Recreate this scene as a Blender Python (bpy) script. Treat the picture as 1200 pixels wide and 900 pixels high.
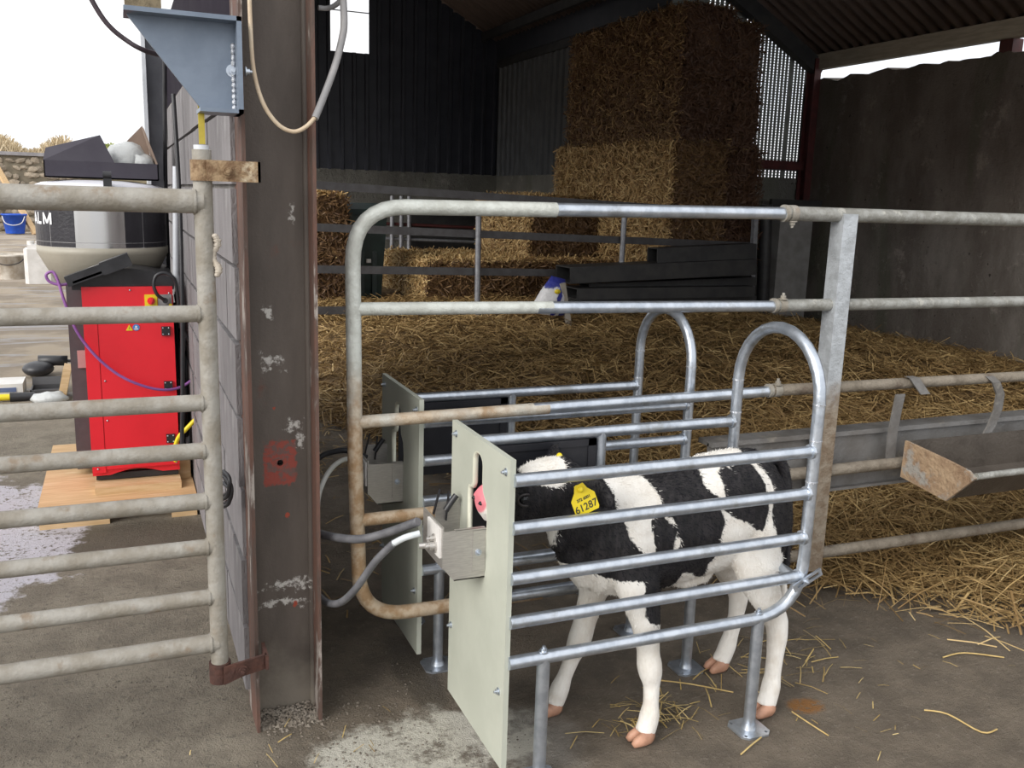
import bpy, bmesh, math, random
import numpy as np
from mathutils import Vector, Matrix, noise

# ------------------------------------------------------------------ camera, sky, sun, exposure
S = bpy.context.scene
COL = S.collection
for o in list(bpy.data.objects):
    bpy.data.objects.remove(o)
EYE = 1.45
RIGHT, UP, BACK = [0.92131, -0.3876, 0.03086], [0.04939, 0.19539, 0.97948], [-0.38568, -0.90088, 0.19916]
LENS = 32.298
cd = bpy.data.cameras.new('camera')
cd.sensor_fit = 'HORIZONTAL'; cd.sensor_width = 36.0; cd.lens = LENS
cd.clip_start = 0.05; cd.clip_end = 300
co = bpy.data.objects.new('camera', cd); COL.objects.link(co)
co.matrix_world = Matrix(((RIGHT[0], UP[0], BACK[0], 0), (RIGHT[1], UP[1], BACK[1], 0), (RIGHT[2], UP[2], BACK[2], EYE), (0, 0, 0, 1)))
S.camera = co

w = bpy.data.worlds.new('overcast_sky'); S.world = w; w.use_nodes = True
nt = w.node_tree; nt.nodes.clear()
wo = nt.nodes.new('ShaderNodeOutputWorld'); bg = nt.nodes.new('ShaderNodeBackground')
tc = nt.nodes.new('ShaderNodeTexCoord'); mp = nt.nodes.new('ShaderNodeMapping')
mp.inputs['Scale'].default_value = (1.5, 1.5, 7)
nz = nt.nodes.new('ShaderNodeTexNoise'); nz.inputs['Scale'].default_value = 1.6; nz.inputs['Detail'].default_value = 5
cr = nt.nodes.new('ShaderNodeValToRGB')
cr.color_ramp.elements[0].position = .30; cr.color_ramp.elements[0].color = (.84, .885, .95, 1)
cr.color_ramp.elements[1].position = .58; cr.color_ramp.elements[1].color = (1, 1, 1, 1)
nt.links.new(tc.outputs['Generated'], mp.inputs['Vector']); nt.links.new(mp.outputs[0], nz.inputs['Vector'])
nt.links.new(nz.outputs['Fac'], cr.inputs[0]); nt.links.new(cr.outputs[0], bg.inputs['Color'])
bg.inputs['Strength'].default_value = 1.02
nt.links.new(bg.outputs[0], wo.inputs['Surface'])

sd = bpy.data.lights.new('hazy_sun', 'SUN'); sd.energy = 2.2; sd.angle = math.radians(40); sd.color = (1, .96, .9)
so = bpy.data.objects.new('hazy_sun', sd); COL.objects.link(so)
so.rotation_euler = Vector((0.85, 0.40, -0.50)).to_track_quat('-Z', 'Y').to_euler(); so.location = (-6, -8, 9)

S.view_settings.view_transform = 'Standard'; S.view_settings.look = 'None'
S.view_settings.gamma = 1; S.view_settings.use_curve_mapping = False
S.view_settings.exposure = 0.42

# ------------------------------------------------------------------ helpers
rnd = random.Random(7)
rng = np.random.default_rng(11)
BASE = {}

def fillet(pts, r, k=6):
    pts = [Vector(p) for p in pts]; out = [pts[0]]
    rr = r if isinstance(r, (list, tuple)) else [r] * (len(pts) - 2)
    for i in range(1, len(pts) - 1):
        a, b, c = pts[i - 1], pts[i], pts[i + 1]
        d1 = min(rr[i - 1], (a - b).length * .49); d2 = min(rr[i - 1], (c - b).length * .49)
        p0 = b + (a - b).normalized() * d1; p2 = b + (c - b).normalized() * d2
        for j in range(k + 1):
            t = j / k
            # pull the control a little so the bend is close to a circle
            out.append(p0 * (1 - t) ** 2 + b * 2 * t * (1 - t) + p2 * t * t)
    out.append(pts[-1]); return out

def smooth(pts, k=6):
    pts = [Vector(p) for p in pts]; out = []
    for i in range(len(pts) - 1):
        p0 = pts[max(i - 1, 0)]; p1 = pts[i]; p2 = pts[i + 1]; p3 = pts[min(i + 2, len(pts) - 1)]
        for j in range(k):
            t = j / k
            out.append(.5 * ((2 * p1) + (p2 - p0) * t + (2 * p0 - 5 * p1 + 4 * p2 - p3) * t * t + (3 * p1 - p0 - 3 * p2 + p3) * t ** 3))
    out.append(pts[-1]); return out

class MB:
    """collects vertices and faces of one part"""
    def __init__(s): s.v = []; s.f = []; s.sm = []; s.mi = []; s.m = 0
    def add(s, vs, fs, smo=False):
        n = len(s.v); s.v += [Vector(v) for v in vs]
        for f in fs: s.f.append([i + n for i in f]); s.sm.append(smo); s.mi.append(s.m)
    def box(s, a, b, rot=None, piv=None):
        x0, y0, z0 = a; x1, y1, z1 = b
        vs = [Vector(p) for p in ((x0, y0, z0), (x1, y0, z0), (x1, y1, z0), (x0, y1, z0), (x0, y0, z1), (x1, y0, z1), (x1, y1, z1), (x0, y1, z1))]
        if rot is not None:
            c = Vector(piv) if piv is not None else sum(vs, Vector()) / 8
            vs = [rot @ (v - c) + c for v in vs]
        s.add(vs, [(0, 3, 2, 1), (4, 5, 6, 7), (0, 1, 5, 4), (1, 2, 6, 5), (2, 3, 7, 6), (3, 0, 4, 7)]); return s
    def bar(s, a, b, wd, th, up=(0, 0, 1)):
        a, b = Vector(a), Vector(b); t = (b - a).normalized(); u = Vector(up)
        sd_ = t.cross(u)
        if sd_.length < 1e-4: sd_ = t.cross(Vector((0, 1, 0)))
        sd_.normalize(); u = sd_.cross(t).normalized(); sd_ *= wd / 2; u *= th / 2
        s.add([a - sd_ - u, a + sd_ - u, a + sd_ + u, a - sd_ + u, b - sd_ - u, b + sd_ - u, b + sd_ + u, b - sd_ + u],
              [(0, 3, 2, 1), (4, 5, 6, 7), (0, 1, 5, 4), (1, 2, 6, 5), (2, 3, 7, 6), (3, 0, 4, 7)]); return s
    def tube(s, pts, r, n=12, cap=True):
        pts = [Vector(p) for p in pts]; m = len(pts)
        rs = list(r) if isinstance(r, (list, tuple)) else [r] * m
        ts = []
        for i in range(m):
            t = (pts[min(i + 1, m - 1)] - pts[max(i - 1, 0)]); ts.append(t.normalized())
        u = ts[0].orthogonal().normalized(); vs = []
        for i in range(m):
            u = (u - ts[i] * u.dot(ts[i])).normalized(); v = ts[i].cross(u)
            for j in range(n):
                a = 2 * math.pi * j / n
                vs.append(pts[i] + (u * math.cos(a) + v * math.sin(a)) * rs[i])
        fs = [(i * n + j, i * n + (j + 1) % n, (i + 1) * n + (j + 1) % n, (i + 1) * n + j) for i in range(m - 1) for j in range(n)]
        s.add(vs, fs, True)
        if cap:
            s.add([vs[j] for j in range(n)], [tuple(range(n))[::-1]]); s.add([vs[(m - 1) * n + j] for j in range(n)], [tuple(range(n))])
        return s
    def loft(s, secs, ref=(0, 0, 1), n=20):
        """secs: (centre, half width, half height); closed ends"""
        m = len(secs); ps = [Vector(q[0]) for q in secs]; vs = []; ref = Vector(ref)
        for i in range(m):
            t = (ps[min(i + 1, m - 1)] - ps[max(i - 1, 0)]).normalized()
            sd_ = ref.cross(t)
            if sd_.length < .05: sd_ = Vector((0, 1, 0))
            sd_.normalize(); up = t.cross(sd_).normalized()
            for j in range(n):
                a = 2 * math.pi * j / n
                vs.append(ps[i] + sd_ * math.cos(a) * secs[i][1] + up * math.sin(a) * secs[i][2])
        fs = [(i * n + j, i * n + (j + 1) % n, (i + 1) * n + (j + 1) % n, (i + 1) * n + j) for i in range(m - 1) for j in range(n)]
        fs += [tuple(range(n))[::-1], tuple((m - 1) * n + j for j in range(n))]
        s.add(vs, fs, True); return s
    def prism(s, poly, axis, a, b, smo=False):
        """2-d outline in the two other axes, pushed along axis from a to b"""
        def P(p, t):
            if axis == 0: return (t, p[0], p[1])
            if axis == 1: return (p[0], t, p[1])
            return (p[0], p[1], t)
        n = len(poly); vs = [P(p, a) for p in poly] + [P(p, b) for p in poly]
        s.add(vs, [tuple(range(n)), tuple(range(2 * n - 1, n - 1, -1))])
        s.add(vs, [(j, n + j, n + (j + 1) % n, (j + 1) % n) for j in range(n)], smo); return s
    def lathe(s, c, prof, n=48, cap=True):
        """profile of (radius, z) about a vertical axis through c"""
        m = len(prof); vs = []
        for r, z in prof:
            for j in range(n):
                a = 2 * math.pi * j / n; vs.append((c[0] + r * math.cos(a), c[1] + r * math.sin(a), z))
        fs = [(i * n + j, i * n + (j + 1) % n, (i + 1) * n + (j + 1) % n, (i + 1) * n + j) for i in range(m - 1) for j in range(n)]
        s.add(vs, fs, True)
        if cap: s.add(vs, [tuple(range(n))[::-1], tuple((m - 1) * n + j for j in range(n))])
        return s
    def ball(s, c, r, n=10):
        rx, ry, rz = r if isinstance(r, (tuple, list)) else (r, r, r); vs = []; m = n
        for i in range(m + 1):
            th = math.pi * i / m
            for j in range(n):
                a = 2 * math.pi * j / n
                vs.append((c[0] + rx * math.sin(th) * math.cos(a), c[1] + ry * math.sin(th) * math.sin(a), c[2] + rz * math.cos(th)))
        s.add(vs, [(i * n + j, (i + 1) * n + j, (i + 1) * n + (j + 1) % n, i * n + (j + 1) % n) for i in range(m) for j in range(n)], True); return s
    def hexbolt(s, c, d, r=.009, h=.008):
        c = Vector(c); d = Vector(d).normalized()
        s.tube([c, c + d * h * .35], r * 1.5, 12); s.tube([c + d * h * .3, c + d * h * 1.3], r, 6); s.tube([c + d * h, c + d * h * 2.2], r * .5, 8); return s
    def build(s, name, mat, parent=None, base=None, weld=False):
        if parent is not None: base = BASE[parent.name]
        elif base is None:
            xs = [v.x for v in s.v]; ys = [v.y for v in s.v]; zs = [v.z for v in s.v]
            base = Vector(((min(xs) + max(xs)) / 2, (min(ys) + max(ys)) / 2, min(zs)))
        base = Vector(base)
        me = bpy.data.meshes.new(name)
        me.from_pydata([v - base for v in s.v], [], s.f)
        for p, sm, mi in zip(me.polygons, s.sm, s.mi): p.use_smooth = sm; p.material_index = mi
        bm = bmesh.new(); bm.from_mesh(me)
        if weld: bmesh.ops.remove_doubles(bm, verts=bm.verts, dist=1e-5)
        bmesh.ops.recalc_face_normals(bm, faces=bm.faces); bm.to_mesh(me); bm.free()
        for mm in (mat if isinstance(mat, (list, tuple)) else [mat]): me.materials.append(mm)
        return link(name, me, parent, base)

def link(name, me, parent=None, base=None):
    o = bpy.data.objects.new(name, me); COL.objects.link(o)
    if parent is not None:
        o.parent = parent; BASE[o.name] = BASE[parent.name]
    else:
        o.location = base if base is not None else (0, 0, 0); BASE[o.name] = Vector(o.location)
    return o

def tag(o, label, cat, group=None, kind=None):
    o['label'] = label; o['category'] = cat
    if group: o['group'] = group
    if kind: o['kind'] = kind
    return o

def thing(name, label, cat, loc, group=None):
    o = bpy.data.objects.new(name, None); COL.objects.link(o); o.location = loc; o.empty_display_size = .1
    BASE[o.name] = Vector(loc); return tag(o, label, cat, group)

def struct(o): o['kind'] = 'structure'; return o
def stuff(o): o['kind'] = 'stuff'; return o
def lab(o, l): o['label'] = l; return o

def mesh_np(name, V, Q, mat, parent=None, base=(0, 0, 0), attrs=None, smooth_=False):
    base = np.array(BASE[parent.name] if parent is not None else base)
    V = np.asarray(V, dtype=np.float32).reshape(-1, 3) - base.astype(np.float32)
    Q = np.asarray(Q, dtype=np.int32); k = Q.shape[1]
    me = bpy.data.meshes.new(name)
    me.vertices.add(len(V)); me.vertices.foreach_set('co', V.ravel())
    me.loops.add(Q.size); me.loops.foreach_set('vertex_index', Q.ravel())
    me.polygons.add(len(Q)); me.polygons.foreach_set('loop_start', np.arange(0, Q.size, k, dtype=np.int32))
    me.polygons.foreach_set('use_smooth', np.full(len(Q), smooth_, dtype=bool))
    for an, av in (attrs or {}).items():
        at = me.attributes.new(an, 'FLOAT', 'POINT'); at.data.foreach_set('value', np.asarray(av, dtype=np.float32))
    me.update(calc_edges=True)
    me.materials.append(mat)
    return link(name, me, parent, Vector(base.tolist()))

def strands(P, D, Nn, L, W, bend):
    """bent flat stems: P centres, D directions, Nn facing, lengths, widths; gives vertices and quads"""
    P = np.asarray(P); n = len(P)
    D = D / np.linalg.norm(D, axis=1, keepdims=True)
    B = np.cross(D, Nn); B /= (np.linalg.norm(B, axis=1, keepdims=True) + 1e-9)
    U = np.cross(B, D)
    L = L[:, None]; W = W[:, None]; bend = bend[:, None]
    a = P - D * L / 2; m = P + U * L * bend; c = P + D * L / 2
    V = np.stack([a - B * W / 2, a + B * W / 2, m - B * W / 2, m + B * W / 2, c - B * W / 2, c + B * W / 2], 1)
    i = np.arange(n)[:, None] * 6
    Q = np.concatenate([i + np.array([[0, 1, 3, 2]]), i + np.array([[2, 3, 5, 4]])], 0)
    return V.reshape(-1, 3), Q

# ------------------------------------------------------------------ materials
class NT:
    def __init__(s, name):
        s.m = bpy.data.materials.new(name); s.m.use_nodes = True; s.t = s.m.node_tree; s.t.nodes.clear()
        s.out = s.n('OutputMaterial'); s.b = s.n('BsdfPrincipled'); s.l(s.b.outputs[0], s.out.inputs['Surface'])
    def n(s, t, **kw):
        x = s.t.nodes.new('ShaderNode' + t)
        for k, v in kw.items(): setattr(x, k, v)
        return x
    def l(s, a, b): s.t.links.new(a, b)
    def put(s, inp, v):
        if hasattr(v, 'links') or isinstance(v, bpy.types.NodeSocket): s.l(v, inp)
        else: inp.default_value = v
    def math(s, op, a, b=0.0, clamp=False):
        x = s.n('Math', operation=op); x.use_clamp = clamp; s.put(x.inputs[0], a); s.put(x.inputs[1], b); return x.outputs[0]
    def mix(s, f, a, b):
        x = s.n('Mix', data_type='RGBA'); s.put(x.inputs[0], f); s.put(x.inputs[6], a); s.put(x.inputs[7], b); return x.outputs[2]
    def step(s, v, a, b):
        x = s.n('MapRange', interpolation_type='SMOOTHSTEP'); s.put(x.inputs[0], v); x.inputs[1].default_value = a; x.inputs[2].default_value = b; return x.outputs[0]
    def pos(s, stretch=None, world=False):
        o = s.n('NewGeometry').outputs['Position'] if world else s.n('TexCoord').outputs['Object']
        if stretch:
            mpp = s.n('Mapping'); mpp.inputs['Scale'].default_value = stretch; s.l(o, mpp.inputs['Vector']); o = mpp.outputs[0]
        return o
    def noise(s, vec, scale, detail=6, rough=.6, dist=0):
        x = s.n('TexNoise'); s.l(vec, x.inputs['Vector']); x.inputs['Scale'].default_value = scale; x.inputs['Detail'].default_value = detail
        x.inputs['Roughness'].default_value = rough; x.inputs['Distortion'].default_value = dist; return x.outputs['Fac']
    def bump(s, h, st=.3, dist=.01):
        x = s.n('Bump'); x.inputs['Strength'].default_value = st; x.inputs['Distance'].default_value = dist; s.l(h, x.inputs['Height']); s.l(x.outputs[0], s.b.inputs['Normal'])
    def set(s, col=None, rough=None, metal=None, spec=None):
        if col is not None: s.put(s.b.inputs['Base Color'], col)
        if rough is not None: s.put(s.b.inputs['Roughness'], rough)
        if metal is not None: s.put(s.b.inputs['Metallic'], metal)
        if spec is not None: s.put(s.b.inputs['Specular IOR Level'], spec)
        return s.m

def c4(c): return (*c, 1)
def mat(name, c1, c2=None, scale=8, rough=.6, metal=0, bump=.15, bscale=80, stretch=None, lo=.35, hi=.65, c3=None, s3=3, t3=(.55, .7), spec=.5, dist=0, rnd_amt=0):
    k = NT(name); c2 = c2 or tuple(v * .8 for v in c1); p = k.pos(stretch)
    col = k.mix(k.step(k.noise(p, scale, dist=dist), lo, hi), c4(c1), c4(c2))
    if c3: col = k.mix(k.step(k.noise(p, s3, 8, .65), *t3), col, c4(c3))
    if rnd_amt:
        oi = k.n('ObjectInfo'); f = k.math('ADD', k.math('MULTIPLY', oi.outputs['Random'], rnd_amt), 1 - rnd_amt / 2)
        mx = k.n('Mix', data_type='RGBA', blend_type='MULTIPLY'); mx.inputs[0].default_value = 1; k.l(col, mx.inputs[6])
        cc = k.n('CombineXYZ'); [k.l(f, cc.inputs[i]) for i in range(3)]; k.l(cc.outputs[0], mx.inputs[7]); col = mx.outputs[2]
    if bump: k.bump(k.noise(p, bscale, 4), bump, .01)
    return k.set(col, rough, metal, spec)

GALV = mat('bright_galvanised_steel', (.60, .645, .71), (.46, .505, .57), 30, .36, .85, .10, 60, c3=(.36, .38, .40), s3=9)
GALVD = mat('dull_galvanised_steel', (.36, .36, .34), (.24, .235, .21), 25, .6, .35, .35, 90, c3=(.45, .44, .40), s3=16, t3=(.58, .66))
DIRTY = mat('muddy_galvanised_pipe', (.345, .328, .295), (.25, .225, .185), 14, .7, .15, .3, 70, c3=(.24, .19, .14), s3=10, t3=(.56, .68))
def make_gate_mat(name='weathered_gate_pipe', zhi=1.02, zlo=.74, ga=(.60, .62, .58), gb=(.47, .48, .44), met=.15, ba=(.50, .40, .29), bb=(.34, .22, .12)):
    k = NT(name); p = k.pos()
    g = k.mix(k.step(k.noise(p, 22), .35, .65), c4(ga), c4(gb))
    b = k.mix(k.step(k.noise(p, 26, 8), .38, .62), c4(ba), c4(bb))
    sx = k.n('SeparateXYZ'); k.l(k.pos(world=True), sx.inputs[0])
    z = k.math('ADD', sx.outputs[2], k.math('MULTIPLY', k.math('SUBTRACT', k.noise(p, 9), .5), .5))
    f = k.step(z, zhi, zlo)
    k.bump(k.noise(p, 80), .4, .008)
    return k.set(k.mix(f, g, b), .5, met)
MUDDY = mat('mud_caked_fence_pipe', (.25, .215, .17), (.165, .138, .105), 14, .75, .1, .6, 60, c3=(.13, .10, .075), s3=9, t3=(.54, .66))
BACKP = mat('grimy_back_plate', (.21, .205, .20), (.145, .135, .125), 7, .6, .25, .3, 60, c3=(.26, .24, .21), s3=10)
GATE = make_gate_mat()
POSTM = make_gate_mat('mud_stained_box_post', .92, .72, (.50, .53, .56), (.38, .40, .42), .4, (.33, .28, .22), (.22, .165, .115))
STAIN = mat('brushed_stainless_steel', (.58, .56, .53), (.48, .46, .44), 40, .42, .75, .05, 120, stretch=(1, 1, 12))
STEELB = mat('blue_grey_painted_steel', (.175, .215, .275), (.14, .175, .23), 9, .42, .15, .08, 90)
WELD = mat('bright_weld_bead', (.62, .64, .68), (.42, .44, .48), 60, .35, .7, .5, 160)
HDPE = mat('pale_green_plastic_board', (.485, .502, .43), (.44, .458, .39), 6, .5, 0, .05, 60)
RUBBER = mat('black_rubber_sheet', (.012, .013, .017), (.02, .02, .025), 7, .42, 0, .1, 40)
BLACKP = mat('black_plastic', (.017, .017, .02), (.03, .03, .034), 12, .4, 0, .05, 80)
DARKG = mat('dark_grey_painted_steel', (.055, .055, .06), (.075, .075, .08), 8, .5, .1, .05, 80)
RED = mat('red_powder_coat', (.78, .022, .036), (.70, .018, .03), 3, .33, 0, .03, 120)
YEL = mat('yellow_plastic', (.78, .62, .02), (.74, .56, .02), 9, .45, 0, .04)
BLUE = mat('blue_plastic', (.02, .10, .55), (.02, .08, .45), 9, .45)
PURPLE = mat('purple_hose_rubber', (.30, .12, .36), (.22, .08, .28), 9, .4)
CREAM = mat('cream_cable_sheath', (.60, .50, .37), (.50, .38, .26), 12, .5)
HOSE = mat('grey_hose_rubber', (.10, .10, .11), (.15, .15, .16), 20, .5)
CONDUIT = mat('grey_conduit', (.24, .235, .24), (.32, .31, .31), 14, .5)
TRANS = mat('clear_vinyl_tube', (.62, .66, .68), (.5, .54, .56), 14, .2)
WHITE = mat('white_plastic', (.74, .72, .70), (.62, .60, .57), 5, .5)
DWHITE = mat('muddy_white_plastic', (.62, .58, .52), (.40, .34, .27), 7, .7, 0, .3, 40)
PLY = mat('raw_plywood', (.60, .40, .21), (.50, .31, .15), 5, .7, 0, .2, 90, stretch=(1, 10, 10), c3=(.66, .48, .29), s3=4)
TIMB = mat('pale_sawn_timber', (.66, .47, .27), (.55, .36, .18), 6, .7, 0, .25, 90, stretch=(1, 9, 9))
OLDT = mat('old_sawn_timber', (.21, .165, .10), (.13, .10, .06), 6, .8, 0, .4, 50, stretch=(10, 1.5, 10))
CARD = mat('black_printed_cardboard', (.035, .03, .045), (.045, .04, .055), 8, .6, 0, .03)
BROWNC = mat('brown_cardboard', (.26, .19, .15), (.22, .16, .125), 8, .8, 0, .05)
RUST = mat('rusty_steel_strap', (.34, .24, .14), (.16, .09, .045), 40, .75, .2, .5, 90, c3=(.50, .42, .30), s3=22)
RUSTD = mat('dark_rust', (.10, .042, .03), (.06, .028, .022), 25, .75, .2, .4, 80)
FLEDGE = mat('rusted_flange', (.15, .075, .055), (.10, .07, .058), 18, .75, .2, .4, 90, stretch=(1, 1, .3), c3=(.36, .32, .29), s3=9, t3=(.56, .62))
OXIDE = mat('red_oxide_paint', (.085, .018, .017), (.055, .014, .013), 8, .6, .1, .15)
DARKST = mat('dark_grey_rail_steel', (.075, .073, .075), (.055, .05, .052), 12, .5, .3, .15, 60)
DULLR = mat('grey_round_tube', (.30, .31, .33), (.22, .22, .24), 20, .5, .5, .1)
BLACKB = mat('black_steel_section', (.028, .028, .030), (.045, .044, .043), 7, .55, .2, .15)
GREENB = mat('dark_green_plastic', (.018, .04, .035), (.012, .025, .022), 5, .4)
HOOF = mat('pink_horn_hoof', (.55, .30, .20), (.38, .20, .13), 22, .5, 0, .2, 60)
PINK = mat('pink_nose_skin', (.72, .24, .27), (.62, .17, .20), 26, .35, 0, .25, 120)
EYEM = mat('dark_wet_eye', (.006, .006, .008), (.01, .01, .012), 5, .06)
INK = mat('black_ink', (.03, .03, .02), (.04, .04, .03), 5, .6, 0, 0)
WINK = mat('white_lettering', (.78, .78, .80), (.72, .72, .74), 5, .5, 0, 0)
GREYP = mat('pale_grey_paint_and_lit_flange', (.60, .62, .66), (.52, .54, .58), 8, .45, .1, .05)
MIDGR = mat('grey_steel_post', (.135, .135, .15), (.105, .105, .118), 8, .55, .2, .1)
PANE = NT('translucent_roof_sheet')
_tr = PANE.n('BsdfTranslucent'); _tr.inputs[0].default_value = (.95, .97, 1, 1); _tp = PANE.n('BsdfTransparent'); _mx = PANE.n('MixShader')
_mx.inputs[0].default_value = .8; PANE.l(_tr.outputs[0], _mx.inputs[1]); PANE.l(_tp.outputs[0], _mx.inputs[2]); PANE.l(_mx.outputs[0], PANE.out.inputs['Surface']); PANE = PANE.m
_k = NT('clear_plastic_film'); _k.b.inputs['Transmission Weight'].default_value = .35; _k.bump(_k.noise(_k.pos(), 22), .5, .02); FILM = _k.set((.72, .74, .74, 1), .25)

def make_column_mat():
    k = NT('old_column_steel'); p = k.pos(); pw = k.pos(world=True)
    ps = k.pos((1, 1, .25))
    col = k.mix(k.step(k.noise(ps, 9, 8), .3, .7), c4((.072, .058, .049)), c4((.115, .094, .080)))
    col = k.mix(k.step(k.noise(pw, 5, 9, .7), .60, .72), col, c4((.13, .06, .045)))
    sx = k.n('SeparateXYZ'); k.l(pw, sx.inputs[0]); X, Z = sx.outputs[0], sx.outputs[2]
    n1 = k.math('SUBTRACT', k.noise(pw, 60, 6, .7), .5); n2 = k.math('SUBTRACT', k.noise(pw, 14, 6), .5)
    # ground-off rusty patch around the bolt hole
    dx = k.math('DIVIDE', k.math('ABSOLUTE', k.math('SUBTRACT', X, .366)), .044); dz = k.math('DIVIDE', k.math('ABSOLUTE', k.math('SUBTRACT', Z, .735)), .062)
    d = k.math('ADD', k.math('MAXIMUM', dx, dz), k.math('MULTIPLY', n1, .7))
    rust = k.mix(k.step(k.math('ADD', k.noise(pw, 25, 6), k.math('MULTIPLY', n1, 1.2)), .42, .56), c4((.25, .05, .035)), c4((.13, .075, .065)))
    col = k.mix(k.step(d, 1.04, .90), col, rust)
    # lime splashes near the foot, whitish scuffs higher up
    for cz, tw, cx, wx in ((.385, .016, .372, .075), (.335, .013, .365, .070), (.835, .022, .405, .020), (1.005, .022, .352, .030), (.80, .03, .418, .012), (1.14, .016, .342, .012), (1.40, .022, .405, .010)):
        zz = k.math('SUBTRACT', k.math('ADD', Z, k.math('MULTIPLY', n2, .07)), cz)
        dd = k.math('MAXIMUM', k.math('DIVIDE', k.math('ABSOLUTE', zz), tw), k.math('DIVIDE', k.math('ABSOLUTE', k.math('SUBTRACT', X, cx)), wx))
        col = k.mix(k.math('MULTIPLY', k.step(k.math('ADD', dd, k.math('MULTIPLY', n1, 5.0)), .85, .1), .85), col, c4((.55, .53, .50)))
    for cz, cx, w_ in ((.885, .352, .012), (.585, .382, .010), (.325, .400, .012)):
        dd = k.math('SQRT', k.math('ADD', k.math('POWER', k.math('DIVIDE', k.math('SUBTRACT', Z, cz), w_), 2), k.math('POWER', k.math('DIVIDE', k.math('SUBTRACT', X, cx), w_ * .7), 2)))
        col = k.mix(k.step(k.math('ADD', dd, k.math('ADD', k.math('MULTIPLY', n1, 2.5), k.math('MULTIPLY', n2, 2.5))), .95, .6), col, c4((.30, .055, .03)))
    # dirt caked at the foot
    col = k.mix(k.step(k.math('ADD', Z, k.math('MULTIPLY', n2, .30)), .26, .03), col, c4((.19, .165, .135)))
    k.bump(k.noise(pw, 120, 5), .25, .006)
    return k.set(col, .62, .15)
COLM = make_column_mat()

def make_floor_mat():
    k = NT('dirty_yard_concrete'); p = k.pos(world=True); sx = k.n('SeparateXYZ'); k.l(p, sx.inputs[0]); X, Y = sx.outputs[0], sx.outputs[1]
    nb = k.noise(p, 1.3, 8, .62); nm = k.noise(p, 7, 8, .65); nf = k.noise(p, 45, 6, .7); ng = k.noise(p, 160, 4, .7)
    light = k.mix(k.step(nm, .36, .64), c4((.30, .262, .205)), c4((.215, .185, .145)))
    light = k.mix(k.step(nf, .52, .70), light, c4((.135, .118, .095)))
    dark = k.mix(k.step(nm, .33, .66), c4((.235, .192, .145)), c4((.155, .126, .096)))
    dark = k.mix(k.step(nf, .54, .70), dark, c4((.28, .24, .195)))
    # the yard side is pale, the trodden ground around the stalls dark
    xb = k.math('ADD', X, k.math('MULTIPLY', k.math('SUBTRACT', nb, .5), .7))
    col = k.mix(k.step(xb, .18, .50), light, dark)
    yard = k.mix(k.step(nb, .42, .58), c4((.44, .365, .28)), c4((.30, .25, .195)))
    yard = k.mix(k.step(k.noise(k.pos((.6, 2.5, 1), True), 1.2, 8, .7), .52, .62), yard, c4((.42, .40, .40)))
    fy = k.math('MULTIPLY', k.step(Y, 5.2, 8.5), k.step(X, .5, -.1)); col = k.mix(fy, col, yard)
    # damp dark patch under the pallet and along the post
    def blot(cx, cy, rx, ry, amp=.9, e0=1.1, e1=.7, sc=None):
        d = k.math('SQRT', k.math('ADD', k.math('POWER', k.math('DIVIDE', k.math('SUBTRACT', X, cx), rx), 2), k.math('POWER', k.math('DIVIDE', k.math('SUBTRACT', Y, cy), ry), 2)))
        return k.step(k.math('ADD', d, k.math('MULTIPLY', k.math('SUBTRACT', sc if sc is not None else nm, .5), amp)), e0, e1)
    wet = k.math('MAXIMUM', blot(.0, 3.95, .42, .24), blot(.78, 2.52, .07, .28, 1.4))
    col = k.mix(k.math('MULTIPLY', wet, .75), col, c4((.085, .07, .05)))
    # spilt milk replacer, pale and chalky
    milk = blot(-.66, 4.15, .46, .85, 1.3, 1.02, .86)
    milk = k.math('MULTIPLY', milk, k.step(k.math('ADD', nf, k.math('MULTIPLY', nm, .35)), .80, .70))
    milk2 = blot(.68, 2.10, .36, .19, 1.3, 1.05, .75)
    milk2 = k.math('MULTIPLY', milk2, k.step(k.math('ADD', k.math('MULTIPLY', nf, .7), k.math('MULTIPLY', nm, .9)), 1.02, .76))
    milk3 = blot(.98, 2.05, .16, .2, 1.5, 1.0, .4)
    col = k.mix(k.math('MULTIPLY', milk3, .45), col, c4((.42, .40, .37)))
    col = k.mix(milk, col, c4((.62, .60, .66))); col = k.mix(milk2, col, c4((.66, .63, .55)))
    # orange scour stain behind the calf
    org = k.math('MULTIPLY', blot(1.80, 1.93, .07, .05, 1.2, 1.0, .5), k.step(nf, .36, .5)); col = k.mix(k.math('MULTIPLY', org, .8), col, c4((.34, .14, .025)))
    h = k.math('ADD', k.math('MULTIPLY', nf, .6), k.math('MULTIPLY', ng, .4)); k.bump(h, .95, .035)
    rg = k.math('SUBTRACT', .85, k.math('MULTIPLY', k.math('ADD', k.math('MULTIPLY', k.step(xb, .2, .55), k.step(nb, .45, .6)), k.math('MULTIPLY', wet, .6), True), .35))
    return k.set(col, rg, 0, .35)
FLOORM = make_floor_mat()

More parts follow.
